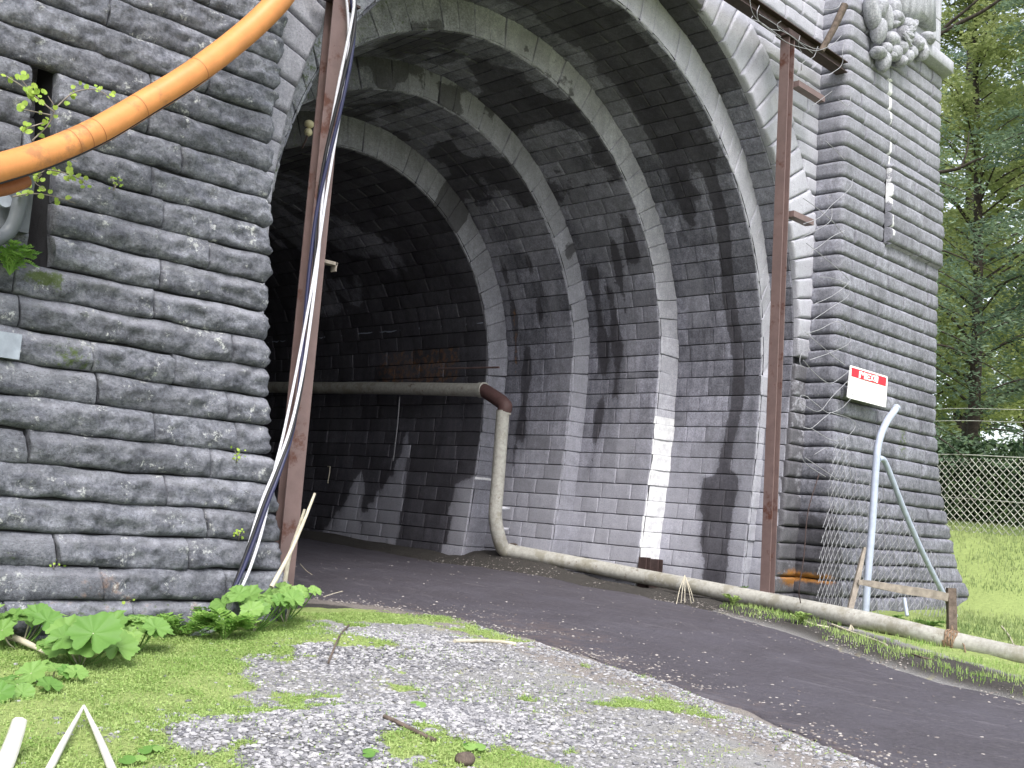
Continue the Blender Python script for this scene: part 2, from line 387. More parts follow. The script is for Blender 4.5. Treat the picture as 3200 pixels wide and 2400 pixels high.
def wearT(P,c,d):
    x,y,z=P[...,0],P[...,1],P[...,2]
    d[...,2]=.22*ss((z-1.5)/3.5)+.35*ss((z-5)/3)
    c[...,1]=.50*ss((.9-z)/1.2)*ss((16.0-x)/.5)+.30*ss((2.2-z)/2.5)+.42*np.exp(-((x-17)/.35)**2-((z-4.6)/.25)**2)
    dl=np.abs(x-17.0-.05*np.sin(z*4)); c[...,2]=np.clip(.5+(.022+.014*np.sin(z*9)+.05*ss((z-7.0)/.5)-dl)/.12,0,1)*(z>4.95)*(z<7.7)
    d[...,1]=.80*np.exp(-((x-15.35)/.45)**2-((z+.70)/.10)**2)+.40*np.exp(-((x-15.3)/.25)**2-((z+.25)/.35)**2)
    d[...,0]=.55*np.exp(-((x-17.9)/.3)**2-((z-1.6)/.5)**2)+.3*ss((-.9-z)/.4)
tower=empty('stone_tower',(17.2,YT,-1.25),'pale grey rusticated stone tower right of the tunnel mouth','stone tower')
mb=MB(); z=ZO-2*HC; k=1000
while z<8.62:
    zm=z+HC/2; us=lens(0,TS[-1],.6,1.4); us=[0]+[u for u in lens(random.uniform(.95,1.7),UF-random.uniform(.25,.6),.6,1.3)]+[UF+random.uniform(.5,.8),TS[-1]]
    if zm>1.3 and zm<7.6 and k%3: us=[0]+[random.uniform(1.8,2.2)]+us[-3:]
    us=sorted(set(us))
    if zm>4.85 and zm<6.2: us=[0,2.15,random.uniform(3,3.4),UF+.6,TS[-1]]
    for a,b in zip(us[:-1],us[1:]):
        if b-a<.12: continue
        lo=ss((1.2-zm)/1.5)
        block(mb,a,b,z,z+HC,mapT,.056,.065,.018+.024*lo,random.uniform(.35,.65),wearT,res=.042,gap=.004,back=.06,seed=k,freq=5.,tilt=.014+.015*lo,rj=.022 if a>.01 else .05); k+=1
    z+=HC
mb.build('tower_face',M_tower,tower)
mb=MB(); uu=np.linspace(0,TS[-1],80); zz=np.linspace(-1.7,8.62,50); UU,VV=np.meshgrid(uu,zz,indexing='ij'); mb.grid(mapT(UU,VV,-.03+0*UU)); mb.build('mortar_core',M_mortar,tower)
# upper dressed shaft, cornice, carving
def dress(mb,u0,u1,z0,z1,dd,res=.08,r=.02,rough=.006,tint=.6):
    block(mb,u0,u1,z0,z1,mapT,dd,r,rough,tint,lambda P,c,d:d.__setitem__((Ellipsis,2),.7),res=res,gap=.003,back=.05,seed=random.randint(0,999),tilt=.003)
mb=MB(); z=8.62
while z<10.6:
    for a,b in zip([0,1.7,2.9,4.6],[1.7,2.9,4.6,TS[-1]]): dress(mb,a,b,z,z+.42,.02)
    z+=.42
mb.build('dressed_shaft',M_relief,tower)
mb=MB()
dress(mb,2.35,UF+.5,8.42,8.68,.26,r=.03)
mb.build('cornice',M_relief,tower)
ICO=None
def ico(sub=1):
    t=(1+5**.5)/2; v=[(-1,t,0),(1,t,0),(-1,-t,0),(1,-t,0),(0,-1,t),(0,1,t),(0,-1,-t),(0,1,-t),(t,0,-1),(t,0,1),(-t,0,-1),(-t,0,1)]
    f=[(0,11,5),(0,5,1),(0,1,7),(0,7,10),(0,10,11),(1,5,9),(5,11,4),(11,10,2),(10,7,6),(7,1,8),(3,9,4),(3,4,2),(3,2,6),(3,6,8),(3,8,9),(4,9,5),(2,4,11),(6,2,10),(8,6,7),(9,8,1)]
    v=[np.array(q)/np.linalg.norm(q) for q in v]
    for _ in range(sub):
        cache={};nf=[]
        def mid(a,b):
            k=(min(a,b),max(a,b))
            if k not in cache: m=v[a]+v[b]; v.append(m/np.linalg.norm(m)); cache[k]=len(v)-1
            return cache[k]
        for a,b,c in f:
            x,y,z=mid(a,b),mid(b,c),mid(c,a); nf+=[(a,x,z),(b,y,x),(c,z,y),(x,y,z)]
        f=nf
    return np.array(v),np.array(f)
I0,I1,I2,I3=[ico(k) for k in range(4)]
def blob(mb,c,r,rot=0,lump=.1,ic=None,seed=0,cc=None):
    v,f=ic or I2; w=v*(1+lump*(fbm(v[:,0]*2+seed,v[:,1]*2,v[:,2]*2,seed%40,3)-.5)[:,None]*2)*np.array(r)
    ca,sa=math.cos(rot),math.sin(rot); w=np.stack([w[:,0]*ca-w[:,2]*sa,w[:,1],w[:,0]*sa+w[:,2]*ca],-1)
    mb.add(w+np.array(c),f3=f,c=cc)
mb=MB()
fruit=[(2790,25,.16,.20),(2765,55,.17,.28),(2745,95,.15,.25),(2800,58,.17,.13),(2835,80,.12,.14),(2788,78,.09,.07),(2785,125,.20,.14),(2812,148,.15,.14),(2794,165,.14,.15),(2862,138,.15,.13),(2842,165,.15,.14),(2830,178,.13,.14),(2764,155,.13,.12),(2745,165,.15,.10),(2780,176,.12,.08),(2812,192,.09,.12),(2880,165,.10,.17),(2760,190,.11,.20),(2825,115,.12,.22),(2725,40,.14,.34),(2750,20,.13,.22),(2898,120,.16,.11)]
for i,(px,py,a,b) in enumerate(fruit):
    p=atY(px,py,YT-.16-.08*random.random()); blob(mb,p,(a*.95,.14,b*.95),random.uniform(-.3,.5),.12,I3,seed=i)
for px,py,rt in ((2850,92,.5),(2842,108,.2),(2858,80,.9),(2835,125,-.2)):
    p=atY(px,py,YT-.3); blob(mb,p,(.17,.045,.06),rt,.5,I3,seed=px)
mb.build('carved_swag',M_relief,tower,label='carved stone swag of fruit and leaves')
mb=MB(); # smooth curved shield slab
prof=[(2788,-60),(2786,-20),(2792,20),(2806,50),(2828,68),(2850,72),(2874,66),(2900,84),(2925,98),(2925,-60)]
w=[atY(a,b,YT-.12) for a,b in prof]; n=len(w)
V=np.array(w); Vb=V+np.array([0,.16,0]); cpt=V.mean(0)+np.array([0,-.16,0]); mid=(V*.55+cpt*.45)+np.array([0,-.05,0])
allv=np.vstack([Vb,V,mid,cpt]); k=np.arange(n); kn=(k+1)%n
mb.add(allv,f4=np.vstack([np.stack([k,kn,kn+n,k+n],-1),np.stack([k+n,kn+n,kn+2*n,k+2*n],-1)]),f3=np.stack([k+2*n,kn+2*n,np.full(n,3*n)],-1))
mb.build('carved_shield',M_relief,tower,label='smooth stone shield beside the swag')
# --- portal: spandrel wall, arch ring, jambs
def wearS(P,c,d):
    x,y,z=P[...,0],P[...,1],P[...,2]
    d[...,2]=.85*ss((z-3.2)/1.5)*ss((x-8)/3)+.2
    c[...,1]=.75*ss((3.2-z)/.8)*ss((x-14)/1)*(.6+.6*noise(x*2,z*1.5,0,2))
    d[...,1]=.8*np.exp(-((x-15.5)/.4)**2-((z+.72)/.11)**2)+.3*ss((-.2-z)/.4)
    d[...,0]=.25*ss((9-x)/2)
def mapS(U,V,D): return np.stack([U,Y1-D,V+0*U],-1)
MBL,MBR,MBJ=MB(),MB(),MB(); z=ZO-2*HC; k=3000
RO=RAD[0]+.80
while z<10.2:
    zm=z+HC/2
    if zm<Z0[0]: segs=[(15.22-.30*ss((Z0[0]-zm)/4.5),15.66)]
    else:
        h=RO**2-(zm-Z0[0])**2
        if h>0: w=math.sqrt(h); segs=[(3.2,XC-w),(XC+w,15.66)]
        else: segs=[(3.2,15.66)]
    for a,b in segs:
        if b-a<.1: continue
        if b-a>10: us=sorted(set(lens(a,XC,.4,.95)+lens(XC,b,.4,.95)))
        else: us=lens(a,b,.4,.95)
        for p,q in zip(us[:-1],us[1:]):
            mb=MBJ if zm<Z0[0] else MBL if q<=XC+.01 else MBR
            lo=zm<Z0[0]
            block(mb,p,q,z,z+HC,mapS,.05,.05,.022 if lo else .014,random.uniform(.3,.7),wearS,res=.05,gap=.004,back=.06,seed=k,tilt=.02); k+=1
    z+=HC
MBL.build('spandrel_wall',M_ring,portal); MBR.build('spandrel_wall',M_ring,portal); MBJ.build('jamb',M_ring,portal)
def prof(k,n=64,zb=ZB):
    """right foot -> crown -> left foot, returns s,x,z,nx,nz (normal to the inside)"""
    r,z0=RAD[k],Z0[k]; lo=np.linspace(zb,z0,14,endpoint=False)
    def off(z): return r-.36*(np.clip((z0-z)/4.,0,1))**1.7
    xr=XC+off(lo); a=np.linspace(0,math.pi,n); xa=XC+r*np.cos(a); za=z0+r*np.sin(a)
    x=np.concatenate([xr,xa,(XC-off(lo))[::-1]]); z=np.concatenate([lo,za,lo[::-1]])
    s=np.concatenate([[0],np.cumsum(np.hypot(np.diff(x),np.diff(z)))])
    tx=np.gradient(x,s); tz=np.gradient(z,s); L=np.hypot(tx,tz)
    return s,x,z,-tz/L,tx/L
PR=[prof(k) for k in range(5)]
def evp(k,s): S_=PR[k]; return [np.interp(s,S_[0],q) for q in S_[1:]]
def voussoirs(k,step): # joint positions along s: level courses below the springing, equal wedges above
    S_=PR[k][0]; tot=S_[-1]; s0=Z0[k]-ZB
    lo=[]; z=ZO-2*HC
    while z<Z0[k]-.08: lo.append(max(0,z-ZB)); z+=HC
    lo=[q for q in lo if q>=0]
    up=np.linspace(lo[-1]+HC if False else s0,tot-s0,int((tot-2*s0)/step)+1)
    return sorted(set([0.]+lo+list(up)+[tot-q for q in lo]+[tot]))
# ring 1 front (big voussoirs)
def sootring(k):
    def f(P,c,d):
        x,y,z=P[...,0],P[...,1],P[...,2]
        c[...,1]=np.maximum(.75*np.exp(-((x-12.0)/.35)**2-((z-7.2)/.3)**2),.7*ss((2.9-z)/.6)*(x>13)) if k==0 else 0
        d[...,2]=1.0*ss((z-2.4)/1)*(x>8)+.45*(x<8)
        d[...,0]=.12*(x<8)+.1*ss((9.5-x)/2)
    return f
mb=MB(); js=voussoirs(0,.30); 
for i,(a,b) in enumerate(zip(js[:-1],js[1:])):
    x,z,nx,nz=evp(0,(a+b)/2)
    if z<Z0[0]-.02 and x>XC: continue
    if x<XC and z<1.5: continue
    wdt=RO-RAD[0]+random.uniform(-.03,.1)
    # clip where the tower stands
    def m(U,V,D,kk=0):
        x,z,nx,nz=evp(0,U); return np.stack([np.clip(x-nx*V,5.0,15.64),Y1-.03-D,z-nz*V],-1)
    if x>XC and x-nx*wdt>15.7: wdt=max(.12,(15.64-x)/max(.15,-nx))
    if x<XC and x-nx*wdt<5.0: wdt=max(.12,(x-5.0)/max(.15,nx))
    block(mb,a,b,0,wdt,m,.045,.045,.014,random.uniform(.35,.7),sootring(0),res=.05,gap=.004,back=.06,seed=4000+i,flip=False,tilt=.015)
mb.build('arch_ring',M_ring,portal,label='bright outer ring of rough voussoirs')
# vault segments and stepped rings
def wear_lightV(k):
    ya=YS[k]; yb=(YS+[YEND])[k+1]
    def f(P,c,d):
        x,y,z=P[...,0],P[...,1],P[...,2]
        ang=np.arctan2(z-Z0[k],x-XC)
        n1=fbm(y*1.1,ang*5+k*3,z*.5,k+2,4); n2=noise(y*3,z*.8,k,8)
        hi=ss((ang-.5)/.5)*ss((2.6-ang)/.3)
        df=lambda q:np.clip(.5+q/.22,0,1)
        blk=fbm(np.floor(y/.5)*1.7,np.floor(z/.25)*2.3,k,9,1)
        s=hi*np.clip(.25+4.*(n1-.47),0,1)
        if k==1:
            yc=9.95+.08*np.sin(z*2.1); s=np.maximum(s,df(.12-np.abs(y-yc)+.05*(n2-.5)))
            s=np.maximum(s,df(.27*ss((1.0-z)/.3)*(1-.55*ss((-.2-z)/.5))-np.abs(y-9.98-.07*ss((1-z)/1)))*(z<1.1))
            s=np.maximum(s*(1-.6*ss((y-10.55)/.3)),df(.5-np.abs(y-10.15))*ss((ang-.1-.75*n1)/.3))
            s=np.maximum(s,df(.12-np.abs(y-10.28))*(z<.75)*(z>.2))
        if k==2:
            for y0,w,za,zb in ((12.33,.10,2.4,4.2),(12.02,.09,2.0,3.9),(12.30,.07,.8,2.0),(11.75,.05,3.4,4.6),(11.4,.10,4.2,4.9)):
                s=np.maximum(s,df(np.minimum(w+.04*np.sin(z*5+y0)+.04*(n2-.5)-np.abs(y-y0-.05*np.sin(z*2)),.5*np.minimum(z-za,zb-z))))
        if k==3:
            for y0,w,za,zb in ((13.72,.10,1.2,2.9),(14.0,.06,2.6,4.3),(13.35,.04,3.3,4.4),(14.05,.05,.5,1.1),(13.8,.04,.75,1.15)):
                s=np.maximum(s,df(np.minimum(w+.03*np.sin(z*6)-np.abs(y-y0),.5*np.minimum(z-za,zb-z))))
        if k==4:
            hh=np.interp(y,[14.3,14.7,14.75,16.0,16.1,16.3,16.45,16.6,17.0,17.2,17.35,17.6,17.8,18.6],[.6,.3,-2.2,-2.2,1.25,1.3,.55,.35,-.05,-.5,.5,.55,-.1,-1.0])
            s=np.maximum(s,df(.7*(z-hh)+.1*(n2-.5)))  # painted shade: wall darkened above hh so a low lit patch remains
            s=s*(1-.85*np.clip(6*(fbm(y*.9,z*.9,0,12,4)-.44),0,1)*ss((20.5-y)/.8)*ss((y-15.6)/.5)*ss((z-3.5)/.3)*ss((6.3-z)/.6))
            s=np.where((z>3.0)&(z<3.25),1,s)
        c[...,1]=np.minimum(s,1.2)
        lowlit=ss((2.4-z)/2.6)*(x>XC); d[...,2]=.8*lowlit*(1-np.clip(s*1.4,0,1))+ .25*ss((n2-.55)/.1)*(x>XC)  # light painted in: lower right wall made paler, as if daylight reached it
        if k==1: c[...,2]=0
        d[...,0]=.35*((x<XC)|(ang>1.7))
        d[...,1]=(.46*ss((y-14.6)/.5)*ss((18.5-y)/1.5)*ss((z-1.9)/.3)*ss((3.1-z)/.3) if k==4 else 0)+(.5*ss((.12-np.abs(y-14.0))/.1)*(z>2.3)*(z<3.6) if k==3 else 0)
    return f
for k in range(5):
    ya=YS[k]+(.03 if k==0 else 0); yb=(YS+[30.])[k+1]
    mb=MB(); js=voussoirs(k,.27); 
    def m(U,V,D,k=k):
        x,z,nx,nz=evp(k,V); return np.stack([x+nx*D,U,z+nz*D],-1)
    for i,(a,b) in enumerate(zip(js[:-1],js[1:])):
        x,z,nx,nz=evp(k,(a+b)/2)
        if x<XC-2.2 and k>0 and z<2.0: 
            ys=[ya,yb] if k<4 else list(np.linspace(ya,yb,6))
        else: ys=lens(ya,yb,.28,.72) if k<4 else lens(ya,yb,.45,.8)
        for p,q in zip(ys[:-1],ys[1:]):
            fine=(x>XC-1.5)
            block(mb,p,q,a,b,m,.012,.012,.0045,random.uniform(.08,.95),wear_lightV(k),res=(.07 if k<4 else .14) if fine else .25,gap=.0045,back=.03,seed=5000+1000*k+i*7+int(p*3),tilt=.011)
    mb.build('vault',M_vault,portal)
    # backing so no light leaks through the joints
    mb=MB(); ss_=PR[k][0]; yy=np.array([ya-.02,yb+.06] if k<4 else [ya-.02,YEND]); V_,U_=np.meshgrid(ss_,yy,indexing='ij'); mb.grid(m(U_,V_,-.022+0*U_)); mb.build('vault_core',M_mortar,portal)
    if k<4:
        mb=MB(); Y=YS[k+1]; ka,kb=k,k+1; nA=PR[ka][0][-1]; 
        # piecewise parameter: feet map to feet, arcs to arcs
        def pt(k_,t):
            S_=PR[k_][0]; s0=Z0[k_]-ZB; tot=S_[-1]
            s=np.where(t<1,t*s0,np.where(t>2,tot-s0+(t-2)*s0,s0+(t-1)*(tot-2*s0))); return evp(k_,s)
        def m2(U,V,D):
            xa,za,_,_=pt(ka,U); xb,zb,_,_=pt(kb,U)
            zlo=zb; f=np.clip(V,-.02,1.)
            x=xa*(1-f)+xb*f; z=za*(1-f)+zb*f; z=np.where((U<1)|(U>2),zb,z)
            # keep outer edge on the previous vault at the same height below the springing
            return np.stack([x,Y-D,z],-1)
        s0=Z0[kb]-ZB; tj=[max(0,(ZO-2*HC-ZB+i*HC))/s0 for i in range(0,20)]; tj=[0.]+[t for t in tj if 0<t<.97]
        na=int((PR[kb][0][-1]-2*s0)/.29); tt=tj+[1+i/na for i in range(na+1)]+[3-t for t in tj][::-1]
        def wr(P,c,d):
            x,y,z=P[...,0],P[...,1],P[...,2]; ang=np.arctan2(z-Z0[kb],x-XC)
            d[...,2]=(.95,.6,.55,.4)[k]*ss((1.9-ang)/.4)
            c[...,1]=np.clip(.3+5*(fbm(x*1.2,z*1.2,k,3,3)-.6),0,.8)*ss((ang-.3)/.2)*(k>0)
            d[...,0]=.42*ss((ang-1.5)/.6)
            if k==1: c[...,2]=np.where((z<1.68)&(x>XC),1.0,0)
            if k==3: c[...,2]=np.where((x>XC)&(z<.52)&(z>.45),.9,0)+.38*np.where((x>XC)&(z<-.2),1,0); 
            if k==3: c[...,1]=np.maximum(c[...,1],.8*((ang>.85)&(ang<1.05)))
        for i,(a,b) in enumerate(zip(tt[:-1],tt[1:])):
            def m3(U,V,D,a=a,b=b): return m2(a+(b-a)*U,V,D)
            # unit square -> patch
            nU,nV=(6,8); e=.03
            us=np.array([0,e*.3,e,*np.linspace(e*2,1-e*2,nU),1-e,1-e*.3,1]); vs=np.array([0,.015,.05,*np.linspace(.1,.9,nV),.95,.985,1])
            UU,VV=np.meshgrid(us,vs,indexing='ij'); du=np.minimum(UU,1-UU); D=.02*eprof(du,e*1.5)*eprof(1-VV,.05)+ (fbm(UU*2+i,VV*3,k,5,3)-.5)*.03*eprof(du,e*2)+random.uniform(-.014,.014)
            D=np.where(du<=0,-.03,D); P=m3(UU,VV,D); wob=(fbm(UU*3,VV*2+i*9,k,7,2)-.5)
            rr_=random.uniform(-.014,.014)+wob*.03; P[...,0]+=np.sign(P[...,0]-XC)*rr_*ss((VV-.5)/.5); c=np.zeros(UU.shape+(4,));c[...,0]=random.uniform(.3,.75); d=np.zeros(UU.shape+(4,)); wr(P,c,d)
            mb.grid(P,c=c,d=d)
        mb.build('arch_rib',M_ring if k==0 else M_vault if k>1 else M_ring,portal)
        mb=MB(); U_,V_=np.meshgrid(np.linspace(0,3,90),np.array([-.02,1.]),indexing='ij'); mb.grid(m2(U_,V_,-.02+0*U_)); mb.build('rib_core',M_mortar,portal)
mb=MB(); xs=np.linspace(XC-4,XC+4,10); zs=np.linspace(-2,7,10); XX,ZZ=np.meshgrid(xs,zs,indexing='ij'); mb.grid(np.stack([XX,YEND+0*XX,ZZ],-1)); mb.build('tunnel_end',M_mortar,portal)
# --- hill over the tunnel
def hz(x,y): return 10.3+.32*(y-9.6)+(fbm(x*.15,y*.15,0,3,4)-.5)*2.
# ---------------------------------------------------------------- ground
def nonuni(a,b,lo,hi,step,far):
    mid=np.arange(lo,hi,step); l=lo-np.geomspace(step,lo-a,26)[::-1]; h=hi+np.geomspace(step,b-hi,26); return np.concatenate([l,mid,h])
gx=nonuni(-250,300,1.0,16.5,.055,1); gy=nonuni(-200,300,1.5,14.5,.06,1)
XX,YY=np.meshgrid(gx,gy,indexing='ij'); ZZ=gz(XX,YY)
L_,R_=roadedge(YY)
wetgrass=np.zeros_like(XX)
def grassmask(x,y):
    # 1 = grass/moss, 0 = gravel
    n=fbm(x*1.1,y*1.1,1,21,4); 
    L,Rr=roadedge(y)
    m=fbm(x*6,y*6,4,27,3)-.5; a=ss((-.73*(x-5.62)+.68*(y-7.40)+(n-.5)*1.3+m*.9)/.6)
    band=ss((y-7.95+(n-.5)*.9+m*.6)/.5)*ss((7.8-x)/.7)
    left=0*x
    bank=ss((x-Rr-1.3)/.5)
    patch=ss((fbm((x-y)*.55+7,(x+y)*1.3,2,33,4)+.35*m-.56)/.12)*(x<L)*.8
    return np.clip(np.maximum.reduce([a,band,left,bank,patch]),0,1)*((y<9.4)|(x>19))*((x<L-.15)|(x>Rr+.2))
gm=grassmask(XX,YY)
c=np.zeros(XX.shape+(4,)); c[...,0]=gm; c[...,1]=ss((XX-R_+.1)/.3)*ss((R_+1.6-XX)/.4)+ (YY>9)*1.; c[...,2]=ss((XX-L_+1.2)/.7)*(XX<L_+.3)
dm=np.zeros_like(c); dm[...,0]=np.clip(1.6*(np.exp(-((XX-5.6)/.95)**2-((YY-6.9)/.6)**2)+np.exp(-((XX-4.1)/1.3)**2-((YY-4.9)/.75)**2)),0,1)
mb=MB(); mb.grid(np.stack([XX,YY,ZZ],-1),c=c,d=dm)
def ground_mat():
    t=NT('gravel_soil'); g,vg,deb,_=t.attr('wear')
    vo=t.n('ShaderNodeTexVoronoi',Scale=26.); vo.feature='DISTANCE_TO_EDGE'
    dist=t.n('ShaderNodeMix',data_type='RGBA'); t.l(t.co(),dist.inputs[6]); nz=t.n('ShaderNodeTexNoise',Scale=9.,Detail=4.); t.l(t.co(),nz.inputs['Vector']); t.l(nz.outputs['Color'],dist.inputs[7]); dist.inputs[0].default_value=.08
    t.l(dist.outputs[2],vo.inputs['Vector'])
    crack=t.ramp(vo.outputs['Distance'],[(.02,0.),(.12,1.)])
    v2=t.n('ShaderNodeTexVoronoi',Scale=26.); t.l(dist.outputs[2],v2.inputs['Vector'])
    cell=t.ramp(v2.outputs['Color'],[(0.,(.30,.30,.32)),(1.,(.62,.61,.60))])
    c=t.mix(crack,(.06,.06,.07),cell)
    n=t.noise(1.7,6,.65); hp_=t.attr('marks')[0]; c=t.mix(t.math('SUBTRACT',1.,hp_),t.mix(.6,c,(.05,.05,.058)),t.mix(t.noise(75,5,.8),(.10,.10,.105),(.44,.43,.42)))
    yl=t.ramp(t.noise(3.,6,.7,t.scaled((.7,1.6,1))),[(.55,0.),(.66,.6)]); c=t.mix(yl,c,t.mix(t.noise(50,4,.8),(.22,.2,.1),(.5,.47,.26)))
    soil=t.mix(t.noise(30,6,.7),(.022,.02,.02),(.085,.078,.07)); c=t.mix(vg,c,soil)
    debc=t.mix(t.noise(45,5,.75),(.07,.055,.05),(.40,.36,.33)); c=t.mix(t.math('MULTIPLY',t.ramp(t.math('ADD',deb,t.math('MULTIPLY',t.noise(4,6,.7),.6)),[(.75,0.),(1.1,1.)]),.8),c,debc)
    gc=t.mix(t.noise(14,8,.8),(.09,.14,.035),(.42,.50,.18)); c=t.mix(t.ramp(t.math('ADD',g,t.math('MULTIPLY',t.math('SUBTRACT',t.noise(11,7,.75),.5),1.1)),[(.4,0.),(.6,1.)]),c,gc)
    h=t.math('ADD',t.math('MULTIPLY',crack,.5),t.noise(80,4,.7)); return t.out(c,.95,t.bump(h,.7,.02))
M_ground=ground_mat()
tag(mb.build('ground',M_ground),kind='structure')
def asphalt():
    t=NT('old_asphalt'); n=t.noise(1.1,6,.7); m=t.noise(26,6,.75); f=t.noise(150,4,.8)
    st=t.noise(2.2,6,.75,t.scaled((2.6,.5,1)))
    c=t.mix(t.ramp(m,[(.3,0.),(.7,1.)]),(.038,.034,.041),(.084,.076,.090))
    c=t.mix(1.,c,t.ramp(f,[(.3,.55),(.5,1.),(.7,1.6)]),'MULTIPLY'); c=t.mix(t.ramp(n,[(.4,0.),(.7,.55)]),c,(.092,.086,.106))
    c=t.mix(t.math('MULTIPLY',t.ramp(st,[(.55,0.),(.7,1.)]),.45),c,(.15,.14,.155))
    tint,deb,_,_=t.attr('wear'); dd=t.math('ADD',deb,t.math('MULTIPLY',t.math('SUBTRACT',t.noise(6,8,.82),.5),2.2))
    c=t.mix(t.math('MULTIPLY',t.ramp(dd,[(.45,0.),(.75,1.)]),.7),c,t.mix(t.noise(85,4,.8),(.030,.024,.028),(.20,.155,.145)))
    scr=t.ramp(t.noise(1.,3,.6,t.scaled((9,1.1,1))),[(.66,0.),(.70,1.)]); scr=t.math('MULTIPLY',scr,t.ramp(t.noise(40,3,.7),[(.5,0.),(.6,1.)])); c=t.mix(t.math('MULTIPLY',scr,.5),c,(.24,.22,.22))
    ck=t.n('ShaderNodeTexVoronoi',Scale=1.3); ck.feature='DISTANCE_TO_EDGE'; wv=t.n('ShaderNodeMix',data_type='RGBA'); wv.inputs[0].default_value=.25; t.l(t.co(),wv.inputs[6]); nz=t.n('ShaderNodeTexNoise',Scale=3.,Detail=5.); t.l(t.co(),nz.inputs['Vector']); t.l(nz.outputs['Color'],wv.inputs[7]); t.l(wv.outputs[2],ck.inputs['Vector'])
    cf=t.math('MULTIPLY',t.ramp(ck.outputs['Distance'],[(.0,1.),(.007,0.)]),t.ramp(n,[(.5,0.),(.6,1.)])); c=t.mix(t.math('MULTIPLY',cf,.6),c,(.015,.013,.016))
    sp=t.ramp(t.noise(120,2,.5),[(.70,0.),(.73,1.)]); c=t.mix(t.math('MULTIPLY',sp,.6),c,(.45,.42,.38))
    rg=t.ramp(st,[(.3,.55),(.7,.85)])
    return t.out(c,rg,t.bump(t.math('ADD',f,t.math('MULTIPLY',m,.6)),.45,.008))
mb=MB(); ys=np.concatenate([np.linspace(-40,0,20,endpoint=False),np.linspace(0,20,240),np.linspace(20.3,YEND,20)]); ts=np.linspace(0,1,70)
T_,Y_=np.meshgrid(ts,ys,indexing='ij'); L,Rr=roadedge(Y_); wl=(fbm(Y_*1.7,0,0,4,4)-.5)*.35; wr_=(fbm(Y_*1.7,5,0,6,4)-.5)*.22
X_=(L+wl)+(Rr+wr_-L-wl)*T_; Z_=gz(X_,Y_)+.012*np.sin(math.pi*np.clip(T_*12,0,.5))*1+.004 
Z_=np.where((T_==0)|(T_==1),gz(X_,Y_)-.05,Z_)
c=np.zeros(X_.shape+(4,)); c[...,1]=np.maximum(.46*ss((.34-T_)/.34),.35*ss((T_-.95)/.05))*ss((Y_+1)/4)+.4*np.exp(-((T_-.22)/.15)**2-((Y_-8)/1.2)**2)
mb.grid(np.stack([X_,Y_,Z_],-1),c=c); tag(mb.build('road',asphalt()),kind='structure')
# hill sheet behind the portal, above the vault
mb=MB(); hx=np.linspace(-60,15.3,60); hy=np.concatenate([[9.4],np.linspace(9.9,70,30)]); XX,YY=np.meshgrid(hx,hy,indexing='ij'); mb.grid(np.stack([XX,YY,hz(XX,YY)],-1),c=(1,0,0,0)); tag(mb.build('hill',M_ground),kind='structure')
# ---------------------------------------------------------------- scatter helpers
def scatter_ground(n,test,xr,yr):
    x=RS.uniform(*xr,n); y=RS.uniform(*yr,n); p=test(x,y); k=RS.rand(n)<p; return x[k],y[k]
def stones(name,x,y,r0,r1,mat,ic,label,cat,flat=.55,group=None,bright=(0,1)):
    v,f=ic; n=len(x); nv=len(v)
    r=r0+(r1-r0)*RS.rand(n)**2; a=RS.rand(n)*6.28; z=gz(x,y); L_,R_=roadedge(y); z=z+.014*((x>L_+.05)&(x<R_-.05))
    sc=np.stack([r*RS.uniform(.7,1.35,n),r*RS.uniform(.7,1.3,n),r*flat*RS.uniform(.6,1.2,n)],-1)
    W=v[None]*(1+(RS.rand(n,nv,1)-.5)*.5)*sc[:,None]
    ca,sa=np.cos(a)[:,None],np.sin(a)[:,None]
    X=W[...,0]*ca-W[...,1]*sa+x[:,None]; Y=W[...,0]*sa+W[...,1]*ca+y[:,None]; Zz=W[...,2]+z[:,None]+sc[:,2:3]*.25
    ff=(f[None]+(np.arange(n)*nv)[:,None,None]).reshape(-1,3); cc=np.zeros((n,nv,4)); cc[...,0]=RS.uniform(*bright,n)[:,None]
    mb=MB(); mb.add(np.stack([X,Y,Zz],-1),f3=ff,c=cc.reshape(-1,4)); o=mb.build(name,mat,smooth=False); return tag(o,label,cat,kind='stuff')
def pebble_mat(name,a,b):
    t=NT(name); tint,_,_,_=t.attr('wear'); c=t.mix(tint,a,b); c=t.mix(t.math('MULTIPLY',t.noise(60,5,.7),.5),c,tuple(q*.7 for q in a)); return t.out(c,.9,t.bump(t.noise(90,4,.7),.4,.006))
M_peb=pebble_mat('pale_gravel',(.12,.12,.135),(.50,.49,.50)); M_debris=pebble_mat('debris_chips',(.10,.08,.075),(.46,.43,.40))
def gravelmask(x,y):
    L,Rr=roadedge(y); m=(x<L-.05)*(1-ss(grassmask(x,y)/.8)*.97); 
    md=1.3*np.exp(-((x-5.6)/.95)**2-((y-6.9)/.6)**2)+1.3*np.exp(-((x-4.1)/1.3)**2-((y-4.9)/.75)**2)+ .38*np.exp(-((x-L+.25)/.2)**2)
    return np.clip(m*(.07+md*1.1),0,1)
x,y=scatter_ground(170000,gravelmask,(1.8,8.6),(2.2,8.2)); stones('gravel',x,y,.006,.021,M_peb,I0,'pale angular gravel heaped beside the asphalt','gravel')
def edgemask(x,y):
    L,Rr=roadedge(y); n=fbm(x*2,y*2,3,5,3)
    return np.clip(np.exp(-((x-L-.1)/.35)**2)*1.0*(n>.42)+np.exp(-((x-Rr-.08)/.2)**2)*.8*(n>.42)+(.018+.20*np.exp(-((x-L-.5)/.7)**2)*(n>.40)*ss((y-3)/3))*((x>L)&(x<Rr)),0,1)
